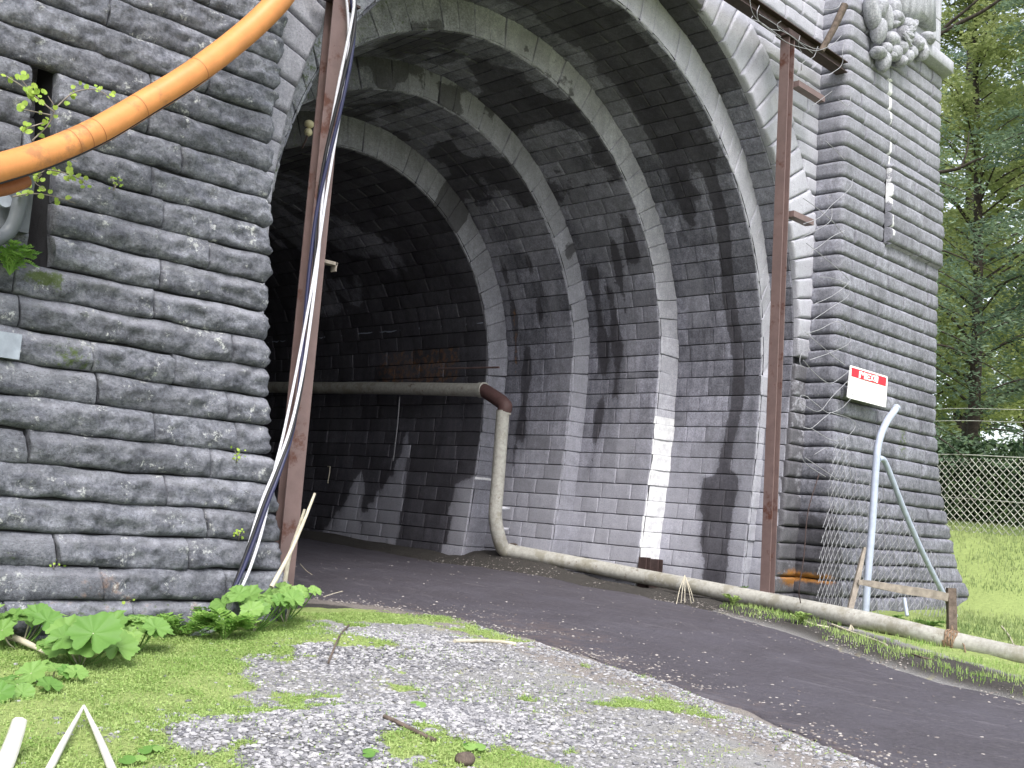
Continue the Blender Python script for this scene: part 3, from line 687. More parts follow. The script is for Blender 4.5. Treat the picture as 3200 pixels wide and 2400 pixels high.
x,y=scatter_ground(52000,edgemask,(6,14.5),(2.0,15)); stones('road_debris',x,y,.005,.017,M_debris,I0,'pale chips and dry litter strewn along the asphalt edges','debris')
# grass
def blades(name,x,y,h0,h1,w,mat,label,cat,lean=.6,z=None,tint=(0,1)):
    n=len(x); h=RS.uniform(h0,h1,n); a=RS.rand(n)*6.28; l=RS.rand(n)*lean; z0=(gz(x,y) if z is None else z)-.01
    dx,dy=np.cos(a),np.sin(a); px,py=-dy,dx; W=w*RS.uniform(.6,1.3,n)
    V=np.zeros((n,5,3)); 
    for k,(t,ww) in enumerate(((0,1),(0,-1),(.55,.7),(.55,-.7),(1,0))):
        V[:,k,0]=x+dx*l*h*t*t+px*W*ww; V[:,k,1]=y+dy*l*h*t*t+py*W*ww; V[:,k,2]=z0+h*t*(1-.35*l*t)
    b=np.arange(n)*5; f4=np.stack([b,b+1,b+3,b+2],-1); f3=np.stack([b+2,b+3,b+4],-1)
    cc=np.zeros((n,5,4)); cc[...,0]=np.clip(RS.uniform(*tint,n)*.5+1.3*(fbm(x*1.6,y*1.6,0,73,4)-.30),0,1)[:,None]
    mb=MB(); mb.add(V.reshape(-1,3),f4=f4,f3=f3,c=cc.reshape(-1,4)); o=mb.build(name,mat,smooth=False); return tag(o,label,cat,kind='stuff')
def gtest(x,y): return np.maximum(ss((grassmask(x,y)-.15)/.6),.05*(x<roadedge(y)[0]-.1)*(fbm(x*1.3,y*1.3,0,91,3)>.5))*(.25+.75*ss((fbm(x*2.3,y*2.3,0,44,3)-.34)/.2))*(y<8.9)
x,y=scatter_ground(150000,gtest,(1.5,8.4),(2.6,8.9)); blades('grass',x,y,.012,.055,.003,M_grass,'short bright grass and moss in front of the pier','grass')
xm,ym=scatter_ground(260000,gtest,(1.5,8.4),(2.6,8.9)); n_=len(xm); zc_=gz(xm,ym)+RS.uniform(.0,.02,n_); a_=RS.rand(n_)*6.28; r_=RS.uniform(.003,.009,n_); til=RS.uniform(-.006,.006,(n_,4))
Vm=np.stack([np.stack([xm+np.cos(a_+q*math.pi/2)*r_,ym+np.sin(a_+q*math.pi/2)*r_,zc_+til[:,q]],-1) for q in range(4)],1); cc_=np.zeros((n_,4,4)); cc_[...,0]=(RS.rand(n_)*.5+.6*(fbm(xm*3,ym*3,0,71,3)-.2))[:,None]
mb=MB(); b4=np.arange(n_)*4; mb.add(Vm.reshape(-1,3),f4=np.stack([b4,b4+1,b4+2,b4+3],-1),c=np.clip(cc_,0,1).reshape(-1,4)); tag(mb.build('ground_cover',M_grass,smooth=False),'tiny-leaved mossy ground cover between the grass blades','ground cover',kind='stuff')
def g2(x,y): L,Rr=roadedge(y); return ss((fbm(x*2,y*2,0,61,3)-.46)/.08)*(x>Rr+.12)*(x<Rr+2.6)*.9
x,y=scatter_ground(30000,g2,(9.5,17),(2.0,9.0)); blades('verge_grass',x,y,.03,.10,.005,M_grass,'patchy grass along the verge under the ground pipe','grass')
def g3(x,y): return .9*(.35+.65*ss((fbm(x*1.5,y*1.5,0,81,4)-.38)/.15))*(1-ss((y-9)/.8)*(x<19.8))
x,y=scatter_ground(90000,g3,(15.5,29),(2.5,14)); k=((x>18.6)|(y<7.6))&(x>roadedge(y)[1]+1.2); blades('bank_grass',x[k],y[k],.03,.12,.007,M_bank,'mown green bank right of the tower','grass')
# ---------------------------------------------------------------- pipes, posts, cables
def G(px,py,z0=-1.2):
    z=z0
    for _ in range(12):
        p=atZ(px,py,z); z=float(gz(p[0],p[1])); 
    return np.array([p[0],p[1],z])
# ground pipe + riser + horizontal pipe = one pipe run
pr=empty('water_pipe',(13.6,13.6,-.9),'long pale pipe lying along the road, rising and running into the tunnel','pipe')
gp=[]
for px,py in ((1592,1722),(1700,1742),(1850,1770),(2000,1800),(2200,1838),(2400,1877),(2600,1917),(2760,1950),(2900,1985),(3050,2020),(3200,2052),(3420,2085)):
    q=None
    y=np.interp(px,[1592,1850,2200,2600,2900,3200,3420],[13.35,11.9,9.75,7.55,6.15,4.95,4.2]); q=atY(px,py,y); gp.append(q)
dl_=gp[-1]-gp[-3]; dl_/=np.linalg.norm(dl_); gp+=[np.array([*(gp[-1]+dl_*k_)[:2],float(gz(*(gp[-1]+dl_*k_)[:2]))+.11]) for k_ in (1.5,4.,8.)]; gp=np.array(gp); RP=.118
mb=MB(); mb.tube(gp,RP,20,smooth_path=6); 
mb.build('ground_run',M_pipe,pr)
p0=gp[0]; Yr=p0[1]
a=atY(1551,1640,Yr); b=atY(1576,1283,Yr+.0); 
mb=MB(); mb.tube([p0+(.05,-.02,0),p0+(-.07,.06,.02),atY(1562,1690,Yr+.06),atY(1552,1650,Yr+.06)],RP*1.02,20,smooth_path=8); mb.build('lower_elbow',M_pipe,pr)
mb=MB(); mb.tube([atY(1552,1655,Yr+.06),atY(1548,1600,Yr+.06),atY(1556,1500,Yr+.06),atY(1572,1283,Yr+.06)],RP*.98,20,smooth_path=8); mb.build('riser',M_pipe,pr)
tp=atY(1574,1290,Yr+.06); XW=tp[0]
h0=atX(1508,1219,XW-.02)
mb=MB(); mb.tube([tp,tp+(0,0,.14),(tp*.22+h0*.78)+(0,-.02,.035+.0),h0],RP*1.04,20,smooth_path=8); mb.build('upper_elbow',M_elbow,pr,label='dark brown upper elbow of the pipe')
hz0=h0[2]; mb=MB(); hp=[h0+(0,-.02,0),atX(1200,1213,XW-.02),atX(1000,1212,XW-.02),atX(840,1210,XW-.02)]; d=(hp[3]-hp[2])/np.linalg.norm(hp[3]-hp[2]); hp.append(hp[3]+d*12); mb.tube(hp,RP,18,smooth_path=4); mb.build('tunnel_run',M_pipe,pr)
mb=MB(); mb.tube([h0+(0,-.05,0),h0+(0,.06,0)],RP*1.16,20); mb.build('pipe_collar',M_pipe,pr); mb=MB(); mb.tube([tp+(0,0,-.03),tp+(0,0,.03)],RP*1.1,20); mb.build('pipe_collar',M_pipe,pr)
for z_ in (.0,-.35):
    mb=MB(); q=np.array([XW+.10,Yr+.06,z_]); mb.box(q+(-.1,-.02,-.025),q+(.22,.12,.025)); mb.build('wall_bracket',M_whitecab,pr)
mb=MB()
for t in np.linspace(0,1,40): pass
th=np.linspace(0,6*math.pi,60); q=gp[0]+(gp[1]-gp[0])*.06; mb.tube(np.stack([q[0]+th*.004+0*th,q[1]+.133*np.cos(th),q[2]+.133*np.sin(th)],-1),.010,6); mb.build('pipe_tie',M_wooddark,pr)
# orange pipe
Yo=7.95
op=[(-420,600,7.5),(-150,560,7.7),(0,525,7.85),(150,478,7.95),(300,412,8.0),(450,325,8.05),(600,232,8.05),(750,118,8.1),(850,25,8.1),(905,-45,8.1),(1000,-200,8.15),(1060,-330,8.2)]
OP=spline([atY(a,b,c) for a,b,c in op],8)
og=empty('orange_pipe',tuple(OP[20]),'bright orange flexible plastic pipe slung across the dark pier','pipe')
mb=MB(); mb.tube(OP,.103,28); mb.build('pipe_wall',M_orange,og)
def nearest(px,py):
    d=[abs((R.T@q)[0]/(R.T@q)[2]*F+1600-px)+abs((R.T@q)[1]/(R.T@q)[2]*F+1200-py) for q in OP]; return int(np.argmin(d))
for px,py in ((215,450),(262,430),(305,412),(425,335),(628,215)):
    i=nearest(px,py); T=OP[i+1]-OP[i-1]; T/=np.linalg.norm(T); mb=MB(); mb.tube([OP[i]-T*.003,OP[i]+T*.003],.1045,28,cap=False); mb.build('joint_seam',M_orangedark,og)
mb=MB(); mb.tube(OP[14:]+np.array([.02,-.05,-.102]),.009,6); tag(mb.build('support_cable',M_black),'thin black cable hanging along the underside of the orange pipe','cable')
mb=MB(); mb.tube(spline([atY(-160,640,7.9),atY(-40,600,7.95),atY(20,588,8.0),atY(80,566,8.1)],6),.05,12); tag(mb.build('plastic_conduit',M_orangedark),'short dull red conduit under the left end of the orange pipe','conduit')
# H-section posts
def hpost(name,base,top,w,along,label,tf=.014,parts=()):
    e=empty(name,tuple(base),label,'steel post','brown steel posts of the portal frame')
    base=np.array(base);top=np.array(top); T=top-base; L=np.linalg.norm(T); T/=L
    u=np.array(along,float); u-=T*(u@T); u/=np.linalg.norm(u); v=np.cross(T,u)   # u: flange normal, v: flange width direction
    mb=MB(); Mx=np.eye(4); Mx[:3,0]=u;Mx[:3,1]=v;Mx[:3,2]=T;Mx[:3,3]=base
    for s_ in (-1,1): mb.box((min(s_*w/2,s_*(w/2-tf)),-w/2,0),(max(s_*w/2,s_*(w/2-tf)),w/2,L),mat=Mx)
    o=mb.build('flange',M_paintsteel,e,smooth=False)
    mb=MB(); mb.box((-w/2+tf,-.006,0),(w/2-tf,.006,L),mat=Mx); mb.build('web',M_paintsteel,e,smooth=False)
    mb=MB(); mb.box((-w*.8,-w*.8,-.0),(w*.8,w*.8,.015),mat=Mx); mb.build('base_plate',M_darksteel,e,smooth=False)
    bev=None
    return e
lp0=atY(872,1900,9.02); lp0[2]=float(gz(lp0[0],lp0[1])); lp1=atY(1062,-60,8.80)
lpost=hpost('steel_post',lp0,lp1+(lp1-lp0)*.08,.172,(.15,1,0),'brown steel post leaning in front of the arch with cables beside it')
pl=atY(1052,-8,8.75)
mb=MB(); mb.box(pl+(-.22,-.02,-.012),pl+(.28,.14,.012)); mb.build('cross_plate',M_darksteel,lpost,smooth=False)
pp=atY(985,815,8.95); mb=MB(); mb.box(pp+(-.09,-.11,-.02),pp+(.19,-.03,.012)); mb.box(pp+(.17,-.11,-.08),pp+(.185,-.03,.012)); mb.build('step_bracket',M_wood,lpost,smooth=False)
rp0=atY(2397,1870,8.72); rp0[2]=float(gz(rp0[0],rp0[1])); rp1=atY(2462,118,8.55)
rpost=hpost('steel_post.001',rp0,rp1,.152,(1,.0,0),'straight brown steel post standing at the right jamb')
for (xa,ya_,xb,yb_) in ((2486,262,2568,293),(2470,668,2532,702)):
    q0=atY(xa,ya_,8.62); q1=atY(xb,yb_,8.62); mb=MB(); Tn=q1-q0
    mb.box((q0[0],8.56,q0[2]-.045),(q0[0]+Tn[0],8.70,q0[2]+.045)) ; mb.build('side_bracket',M_paintsteel,rpost,smooth=False)
q=atY(2440,1178,8.65); mb=MB(); mb.tube([q,q+(.06,.02,-.02),q+(.14,.1,.02)],.02,6); mb.build('hook',M_wooddark,rpost)
mb=MB(); q=rp1; mb.box(q+(-.16,-.11,-.02),q+(.16,.11,.07)); mb.build('cap_plate',M_darksteel,rpost,smooth=False)
# head beam
bm=MB(); zc=rp1[2]+.15
bx0,bx1=3.9,15.52; 
b=empty('steel_beam',(bx1-1,8.62,zc),'dark brown steel head beam running level over the arch','steel beam')
for dz in (-.09,.075): bm.box((5.35,8.52,zc+dz),(bx1,8.72,zc+dz+.015))
bm.build('flange',M_darksteel,b,smooth=False); bm=MB(); bm.box((5.35,8.615,zc-.075),(bx1,8.625,zc+.075)); bm.build('web',M_darksteel,b,smooth=False)
mb=MB(); mb.tube([atY(2566,160,8.45),atY(2605,90,8.35),atY(2640,15,8.25)],[.05,.055,.06],6); tag(mb.build('timber_stub',M_wooddark),'dark slanting timber stub by the tower corner above the beam','timber')
# cables
cp=[(1078,-90,8.62),(1096,0,8.62),(1099,70,8.62),(1090,170,8.6),(1062,330,8.62),(1030,500,8.66),(1006,650,8.68),(988,800,8.66),(962,1000,8.62),(935,1190,8.55),(903,1350,8.45),(862,1480,8.35),(832,1570,8.3),(792,1700,8.25),(745,1830,8.2),(697,1910,8.15),(650,1965,8.1),(600,1990,8.05)]
CP=spline([atY(a,b_,c_) for a,b_,c_ in cp],10); n=len(CP); tt=np.linspace(0,1,n)
descs=[('white cable twisted round its neighbour, leftmost at the top of the leaning post',M_whitecab,.015,0.),('white cable on the outer right side of the twisted bundle',M_whitecab,.0135,2.1),('dark blue cable in the bundle beside the leaning post',M_bluecab,.018,4.2),('second dark cable, thinnest in the twisted bundle',M_black,.017,5.3)]
for i,(lb,mt,r,ph) in enumerate(descs):
    th=tt*13+ph; rr=.034+.012*np.sin(tt*9+ph); rt=np.array([.70,-.71,.0])
    P=CP+rt[None]*(rr*np.cos(th))[:,None]*1.1+np.array([-.5,-.5,.5])[None]*(rr*np.sin(th)*.6)[:,None]
    mb=MB(); mb.tube(P,r,8); tag(mb.build('cable',mt),lb,'cable','cables hung beside the leaning post')
# tunnel details
q=atX(1510,1150,13.47); mb=MB(); 
a=atX(1370,1152,13.42); b_=atX(1560,1148,13.42); mb.tube([a,b_],.018,6); tag(mb.build('wall_rail',M_paintsteel),'thin reddish rail on the dark wall above the pale pipe','rail')
mb=MB(); yy=np.linspace(14.3,22,120); zz=3.27+.0*yy+(noise(yy*9,0,0,4)-.5)*.03
mb.tube(np.stack([13.45+0*yy,yy,zz],-1),.025,6); tag(mb.build('wall_ledge',M_galv),'thin horizontal ledge strip high on the dark tunnel wall','ledge')
mb=MB(); mb.tube([atX(1249,1240,13.3),atX(1243,1320,13.3),atX(1229,1440,13.3)],.012,5); tag(mb.build('hanging_wire',M_wire),'thin wire hanging below the pale tunnel pipe','wire')
mb=MB(); mb.tube([atX(1024,1458,13.3),atX(1031,1458,13.3),atX(1030,1475,13.3),atX(1024,1510,13.3)],.013,5); tag(mb.build('iron_hook',M_straw),'small pale hooked rod on the dark tunnel wall','hook')
ins=empty('insulator',tuple(atY(966,395,11.0)),'small yellowed ceramic insulator on the dark upper left arch','insulator')
mb=MB(); q=atY(966,388,11.0); blob(mb,q,(.06,.06,.05),0,.02,I2); blob(mb,q+(0,0,-.1),(.05,.05,.05),0,.02,I2); mb.build('bell',M_cer,ins)
mb=MB(); mb.tube([q+(0,0,-.1),q+(-.02,0,-.2),q+(0,.1,-.28)],.012,5); mb.build('pin',M_darksteel,ins)
for i,(px,lb) in enumerate(((2013,'short brown steel channel at the foot of the white painted pilaster, left one'),(2051,'short brown steel channel at the foot of the white painted pilaster, right one'))):
    q0=atY(px-9,1790,10.98); q1=atY(px+9,1742+i*6,10.98); x0,x1=min(q0[0],q1[0]),max(q0[0],q1[0]); mb=MB(); z0_=-1.1; z1_=q1[2]
    mb.box((x0,10.9,z0_),(x0+.02,11.05,z1_)); mb.box((x1-.02,10.9,z0_),(x1,11.05,z1_)); mb.box((x0+.02,11.0,z0_),(x1-.02,11.02,z1_)); tag(mb.build('steel_channel',M_darksteel,smooth=False),lb,'steel channel','short steel channels by the white pilaster')
# ---------------------------------------------------------------- sign
Ys=8.30
sg=empty('warning_sign',tuple(atY(2712,1205,Ys)),'white notice board with a red band and white lettering on the tower','sign')
def sp(cx,cy,Y=Ys): return atY(2600+cx*240/1991,1100+cy*240/1991,Y)
def platepoly(mb,pts,Y,th):
    F_=np.array([sp(a,b,Y) for a,b in pts]); B_=F_+np.array([0,th,0]); n=len(pts); c0=F_.mean(0); k=np.arange(n); kn=(k+1)%n
    V=np.vstack([F_,B_,c0,c0+[0,th,0]]); mb.add(V,f4=np.stack([k,k+n,kn+n,kn],-1),f3=np.vstack([np.stack([k,kn,np.full(n,2*n)],-1),np.stack([kn+n,k+n,np.full(n,2*n+1)],-1)]))
mb=MB(); platepoly(mb,[(490,365),(510,350),(1425,630),(1450,655),(1395,1432),(1370,1428),(430,1190),(408,1165)],Ys,.02); mb.build('board',M_signw,sg,smooth=False)
mb=MB(); platepoly(mb,[(516,398),(1412,668),(1396,888),(508,625)],Ys-.005,.004); mb.build('red_band',M_signr,sg,smooth=False)
# lettering: worn white capitals
def strokes(mb,L,Y):
    for (a,b,c_,d_,w_) in L:
        p=np.array([a,b],float);q=np.array([c_,d_],float);t=(q-p)/np.linalg.norm(q-p);nn=np.array([-t[1],t[0]])*w_/2; p=p-t*w_*.15;q=q+t*w_*.15
        pts=[p-nn,q-nn,q+nn,p+nn]; V=np.array([sp(*s_,Y) for s_ in pts]); mb.add(V,f4=[[0,1,2,3]])
LT=[(730,500,715,668,46),(760,510,800,600,40),(845,535,800,600,40),(862,545,850,700,46),(915,560,900,715,46),(915,572,1010,598,34),(908,640,985,662,34),(902,702,1000,728,34),(1050,600,1035,742,42),(1050,610,1110,625,36),(1040,725,1110,748,36),(1150,625,1180,650,44),(1185,650,1165,790,46),(1130,620,1110,770,44)]
mb=MB(); strokes(mb,LT,Ys-.0075); mb.build('lettering',M_signw,sg,smooth=False)
mb=MB(); strokes(mb,[(710,688,1185,826,7)],Ys-.0082); mb.build('underline',M_black,sg,smooth=False)
mb=MB(); q=sp(525,1090,Ys-.004); blob(mb,q,(.012,.006,.012),0,.1,I1); q=sp(1210,1120,Ys+.01); mb.build('rivet',M_black,sg)
for cy in (480,1000):
    mb=MB(); a=sp(930,cy+150,Ys+.021); mb.box(a+(-.35,0,-.02),a+(.35,.12,.02)); mb.build('back_rail',M_darksteel,sg,smooth=False)
# ---------------------------------------------------------------- fence post with brace, net, timber rail
fp=empty('fence_post',tuple(atY(2705,1915,7.72)),'cranked galvanised steel fence post with slanting brace before the tower','fence post')
def tubeobj(name,mat,par,pts,r,n=12,sm=6,label=None):
    mb=MB(); mb.tube(pts,r,n,smooth_path=sm); return mb.build(name,mat,par,label=label)
yb=7.55
tubeobj('upright',M_galv,fp,[atY(2800,1277,yb),atY(2770,1320,yb),atY(2748,1375,yb),atY(2738,1450,yb),atY(2725,1650,yb),atY(2712,1800,yb),atY(2703,1940,yb)],.052)
tubeobj('brace',M_galv,fp,[atY(2745,1436,yb+.02),atY(2757,1434,yb+.04),atY(2774,1462,yb+.05),atY(2832,1610,yb+.05),atY(2900,1762,yb+.05),atY(2985,1925,yb+.05)],.042)
tubeobj('end_cap',M_galv,fp,[atY(2800,1277,yb),atY(2803,1272,yb)],.056,12,2)
mb=MB(); q=atY(2822,1780+110,yb+.25); mb.tube([atY(2826,1870,7.7),atY(2835,1925,7.6)],.03,6); tag(mb.build('iron_stake',M_galv),'short blue-grey metal stake between the fence post and wooden post','stake')
# collapsed net
def chainlink(mb,fm,ulo,uhi,vlo,vhi,pu,pv,r,inside=None,jit=0):
    k0=int(math.floor((ulo/pu-vhi/pv)))-1; k1=int(math.ceil(uhi/pu-vlo/pv))+1
    for fam in (1,-1):
        ks=range(int(ulo/pu-vhi/pv)-2,int(uhi/pu-vlo/pv)+3) if fam==1 else range(int(ulo/pu+vlo/pv)-2,int(uhi/pu+vhi/pv)+3)
        for k in ks:
            v=np.arange(vlo,vhi+1e-6,pv/2); u=(k+fam*v/pv)*pu
            ok=(u>=ulo)&(u<=uhi)
            if inside is not None: ok&=inside(u,v)
            idx=np.where(ok)[0]
            if len(idx)<2: continue
            for run in np.split(idx,np.where(np.diff(idx)>1)[0]+1):
                if len(run)<2: continue
                P=fm(u[run],v[run],fam); mb.tube(P,r,4,cap=False)
# net A in the plane in front of the tower foot (sagging)
A0=atY(2500,1880,8.0); 
def fmA(u,v,fam):
    x=13.95+u; y=7.95+.10*np.sin(u*1.7+v)-.10*u*.4+fam*.006; return np.stack([x+.32*(v+1.15),y,v+.05*np.sin(u*3)],-1)
def inA(u,v): return (v<1.45-.50*u+.12*np.sin(u*6))&(v>-1.25)&(u>.02+.05*np.sin(v*5))
nt=empty('collapsed_fence_net',(15.2,7.95,-1.2),'sagging chain-link net collapsed across the foot of the tower','fence net')
mb=MB(); chainlink(mb,fmA,0,4.9,-1.25,1.6,.15,.22,.0045,inA); mb.build('mesh',M_wire,nt)
mb=MB(); mb.tube(spline([atY(2502,1885,7.95),atY(2497,1840,7.95),atY(2512,1740,7.95),atY(2525,1600,7.95),atY(2560,1480,7.95)],6),.008,6); mb.build('edge_wire',M_darksteel,nt)
# timber guard
wp=empty('wooden_guard',tuple(atY(2655,1905,7.45)),'broken grey wooden rail between two short posts behind the pipe','wooden guard')
def plank(par,name,p,q,w,t,mat,taper=(1,1),rough=.01):
    p=np.array(p);q=np.array(q);T=q-p;L=np.linalg.norm(T);T/=L; v=np.array([.70,.71,0]); v=v-T*(v@T); v/=np.linalg.norm(v); u=np.cross(T,v)
    n=14; mb=MB(); s=np.linspace(0,1,n); prof=[(-1,-1),(-1,1),(1,1),(1,-1)]
    P=np.zeros((4,n,3))
    for j,(a,b) in enumerate(prof):
        sc=np.interp(s,[0,.5,1],[taper[0],1,taper[1]]); wn=(noise(s*7,j,0,3)-.5)*rough
        P[j]=p+T[None]*(s*L)[:,None]+u[None]*(a*w/2*sc+wn)[:,None]+v[None]*(b*t/2)
    mb.grid(P,wrapu=True)
    for e in (0,-1): mb.add(P[:,e],f4=[[0,1,2,3]])
    return mb.build(name,mat,par,smooth=False)
plank(wp,'post',atY(2652,1925,7.35),atY(2702,1712,7.42),.075,.05,M_wood,(.9,.5))
plank(wp,'post',atY(2975,1990,6.45),atY(2972,1838,6.5),.115,.09,M_wooddark)
plank(wp,'rail',atY(2682,1818,7.33),atY(2962,1866,6.5),.115,.035,M_wood,(.55,1.),.02)
mb=MB(); 
iR=int(np.argmin(np.abs(gp[:,1]-6.0))); q=atY(2972,1968,np.interp(2972,[2900,3200],[6.15,4.95])); GPs=spline(gp,10); j=int(np.argmin(np.linalg.norm(GPs-q,axis=1))); c0=GPs[j]; T=GPs[j+1]-GPs[j-1]; T/=np.linalg.norm(T); u=np.cross(T,[0,0,1]); u/=np.linalg.norm(u); w_=np.cross(T,u)
th=np.linspace(0,9*2*math.pi,260); mb.tube(c0[None]+T[None]*((th/th[-1]-.5)*.13+.012*np.sin(th*3.3))[:,None]+u[None]*(.126*np.cos(th))[:,None]+w_[None]*(.126*np.sin(th))[:,None],.011,5)
mb.tube([c0+(0,0,.14),c0+(.1,.05,.17),c0+(.2,.08,.13)],.014,5); mb.tube([c0+(0,-.05,.12),c0+(-.12,-.2,-.02),c0+(-.3,-.3,-.1)],.008,5)
tag(mb.build('rope_lashing',M_rope),'frayed brown rope lashed around the pale pipe','rope')
# wires: barbed wire loops along beam and tower edge
wires=[([(2340,-30),(2352,40),(2395,85),(2440,120),(2475,140),(2530,155),(2555,158),(2600,140),(2630,110)],8.3),
([(2373,18),(2366,38),(2372,66),(2400,88),(2438,96)],8.35),([(2372,44),(2440,88),(2540,166)],8.4),([(2352,50),(2350,60),(2380,72),(2440,115)],8.35),
([(2441,66),(2429,76),(2436,92),(2470,110),(2500,132),(2540,150),(2560,152)],8.35),([(2500,112),(2496,130),(2498,150),(2508,168)],8.35),
([(2628,8),(2620,22),(2600,30),(2572,30)],8.2),([(2556,145),(2548,168),(2540,180),(2520,188),(2506,200),(2504,220)],8.3),
([(2640,125),(2632,165),(2634,190),(2625,210),(2600,228),(2588,236)],8.2),
([(2540,330),(2600,285)],8.3),([(2580,440),(2612,470),(2640,500)],8.2),([(2620,310),(2650,330),(2660,300)],8.3),
([(2510,700),(2560,680),(2600,640),(2655,590),(2665,560)],8.2),([(2510,620),(2540,640),(2600,690),(2650,750)],8.2),([(2500,745),(2550,720),(2595,690),(2600,650)],8.2),
([(2512,800),(2560,770),(2600,740),(2640,720)],8.15),([(2520,760),(2570,800),(2640,860),(2650,885),(2600,925),(2545,950)],8.1),
([(2540,1000),(2600,960),(2650,925),(2648,890),(2600,870),(2560,865)],8.1),
([(2512,1045),(2560,1030),(2620,1005),(2655,1050),(2650,1075),(2600,1100),(2530,1125)],8.1),
([(2530,1090),(2505,1105),(2500,1135),(2515,1150)],8.1),([(2515,1037),(2560,1075),(2600,1110),(2640,1140)],8.1),
([(2510,1125),(2540,1160),(2575,1190),(2600,1197),(2640,1170),(2660,1150)],8.1),([(2525,1240),(2505,1235),(2500,1250),(2512,1266),(2560,1285),(2600,1240),(2660,1180)],8.1),
([(2525,1242),(2560,1270),(2590,1290),(2630,1275),(2660,1245)],8.1),([(2510,1335),(2535,1338),(2570,1310),(2595,1290)],8.05),([(2535,1338),(2570,1360),(2600,1375),(2640,1370),(2672,1335),(2660,1310),(2600,1290)],8.05),
([(2500,1415),(2520,1450),(2580,1490)],8.0),([(2515,1430),(2560,1460),(2620,1500)],8.0),([(2545,1420),(2580,1400),(2590,1405)],8.0)]
places=['slung from the beam top','in a small loop on the beam','straight across the beam','short and kinked on the beam','looped over the post head','hanging short under the beam end','curled over the timber stub','trailing down beside the post head','bowed round the tower corner','crossing the upper post brace','short, on the upper tower corner','looped on the upper tower edge','rising across the tower corner mid height','falling across the tower corner mid height','bent double beside the tower corner','crossing low over the corner courses','long loop above the sign, upper','long loop above the sign, lower','big loop just above the sign','small hook left of the sign top','diagonal left of the sign top','caught behind the sign, upper','caught behind the sign, lower','crossing under the sign corner','short below the sign','closed loop below the sign','lowest, at the net edge','beside the lowest, at the net','short curl over the net']
for (pts,Y),pl_ in zip(wires,places):
    mb=MB(); mb.tube(spline([atY(a,b,Y+.03*random.uniform(-1,1)) for a,b in pts],6),.0052,5); tag(mb.build('loose_wire',M_wire),'pale wire '+pl_,'wire','loose wires along the beam and tower')
# fence B right of tower (runs away from the facade)
XB=24.2; nf=empty('chain_link_fence',(XB,9.5,.1),'pale chain-link fence beyond the tower with strands above','fence')
def fmB(u,v,fam): return np.stack([XB+fam*.006+.03*np.sin(u*2+v*3),u,v],-1)
zt=atX(3080,1425,XB)[2]; 
mb=MB(); chainlink(mb,fmB,4.5,14,zt-1.95,zt,.15,.165,.0085); mb.build('mesh',M_fence,nf)
for i,dz in enumerate((0,1.02,.75,-.95)):
    mb=MB(); yy=np.linspace(4.5,14,30); mb.tube(np.stack([XB+0*yy,yy,zt+dz+.02*np.sin(yy*2)],-1),.012 if i==0 else .008,5); mb.build('strand',M_fence,nf)
for y_ in (4.6,13.9):
    mb=MB(); mb.tube([(XB,y_,-.6),(XB,y_,zt+1.)],.04,10); mb.build('post',M_galv,nf)
# ---------------------------------------------------------------- sticks
def stick(name,pts,r,mat,label,cat='stick',n=7,group=None):
    mb=MB(); mb.tube(pts,r,n,smooth_path=5); return tag(mb.build(name,mat),label,cat,group)
def gpt(px,py,up=.02): q=G(px,py); q[2]+=up; return q
stick('dry_stalk',[atY(848,1835,8.15),atY(905,1730,8.25),atY(945,1640,8.3),atY(984,1542,8.35)],[.022,.018,.016,.012],M_straw,'tall dry stalk leaning by the pier corner, longer one','dry stalk',group='dry stalks at the pier corner')
stick('dry_stalk',[atY(888,1835,8.35),atY(905,1735,8.35),atY(930,1660,8.35),atY(952,1592,8.3)],[.022,.018,.016,.012],M_straw,'dry stalk leaning by the pier corner, shorter one','dry stalk',group='dry stalks at the pier corner')
apex=atY(262,2206,5.7)
k1=gpt(120,2470,.0);k2=gpt(372,2460,.0)
st=empty('broken_reed',tuple(k1),'bleached reed snapped into an upturned V near the lower left corner','broken reed')
for kk,nm in ((k1,'stem'),(k2,'stem')):
    mb=MB(); mb.tube(spline([apex,(apex+kk)/2+np.array([0,0,.01]),kk],4),[.008,.017,.022],7); mb.build(nm,M_white,st)
stick('bleached_branch',[atY(-30,2480,5.0),atY(10,2400,5.05),atY(45,2310,5.15),atY(62,2252,5.2)],[.05,.045,.038,.034],M_white,'thick bleached branch stump at the lower left corner','branch')
stick('dead_branch',[gpt(-20,2015,.08),gpt(40,2025,.07),gpt(100,2042,.05),gpt(142,2056,.03)],[.028,.025,.02,.008],M_straw,'pale dead branch among the large leaves at the left edge','branch')
for pts,r,mat,lb in (([(1030,2030),(1060,1990),(1090,1958)],.008,M_wooddark,'thin dark twig upright on the grass behind the gravel heap'),
 ([(1420,2010),(1500,2008),(1570,2012),(1610,2018)],.018,M_straw,'pale stick lying across the gravel beside the asphalt'),
 ([(1200,2240),(1260,2275),(1330,2310),(1360,2325)],.012,M_wooddark,'brown twig lying on the near gravel'),
 ([(1010,1870),(1040,1860),(1070,1852)],.008,M_straw,'tiny twig on the debris by the tunnel mouth'),
 ([(938,1765),(955,1785),(975,1800)],.007,M_straw,'short pale twig on the dark asphalt near the leaning post'),
 ([(2600,1955),(2680,1985),(2730,2003),(2770,2020)],.014,M_straw,'long pale stalk lying between pipe and asphalt'),
 ([(2500,1938),(2540,1945),(2590,1962)],.012,M_straw,'shorter stalk by the pipe, nearer the tunnel'),
 ([(2840,2045),(2880,2058),(2915,2066)],.010,M_wooddark,'dark stick on the asphalt edge by the pipe'),
 ([(3130,1960),(3150,1990),(3168,2012)],.012,M_straw,'pale stalk on the grass right of the tower')):
    stick('twig',[gpt(a,b,.015) for a,b in pts],r,mat,lb,'twig')
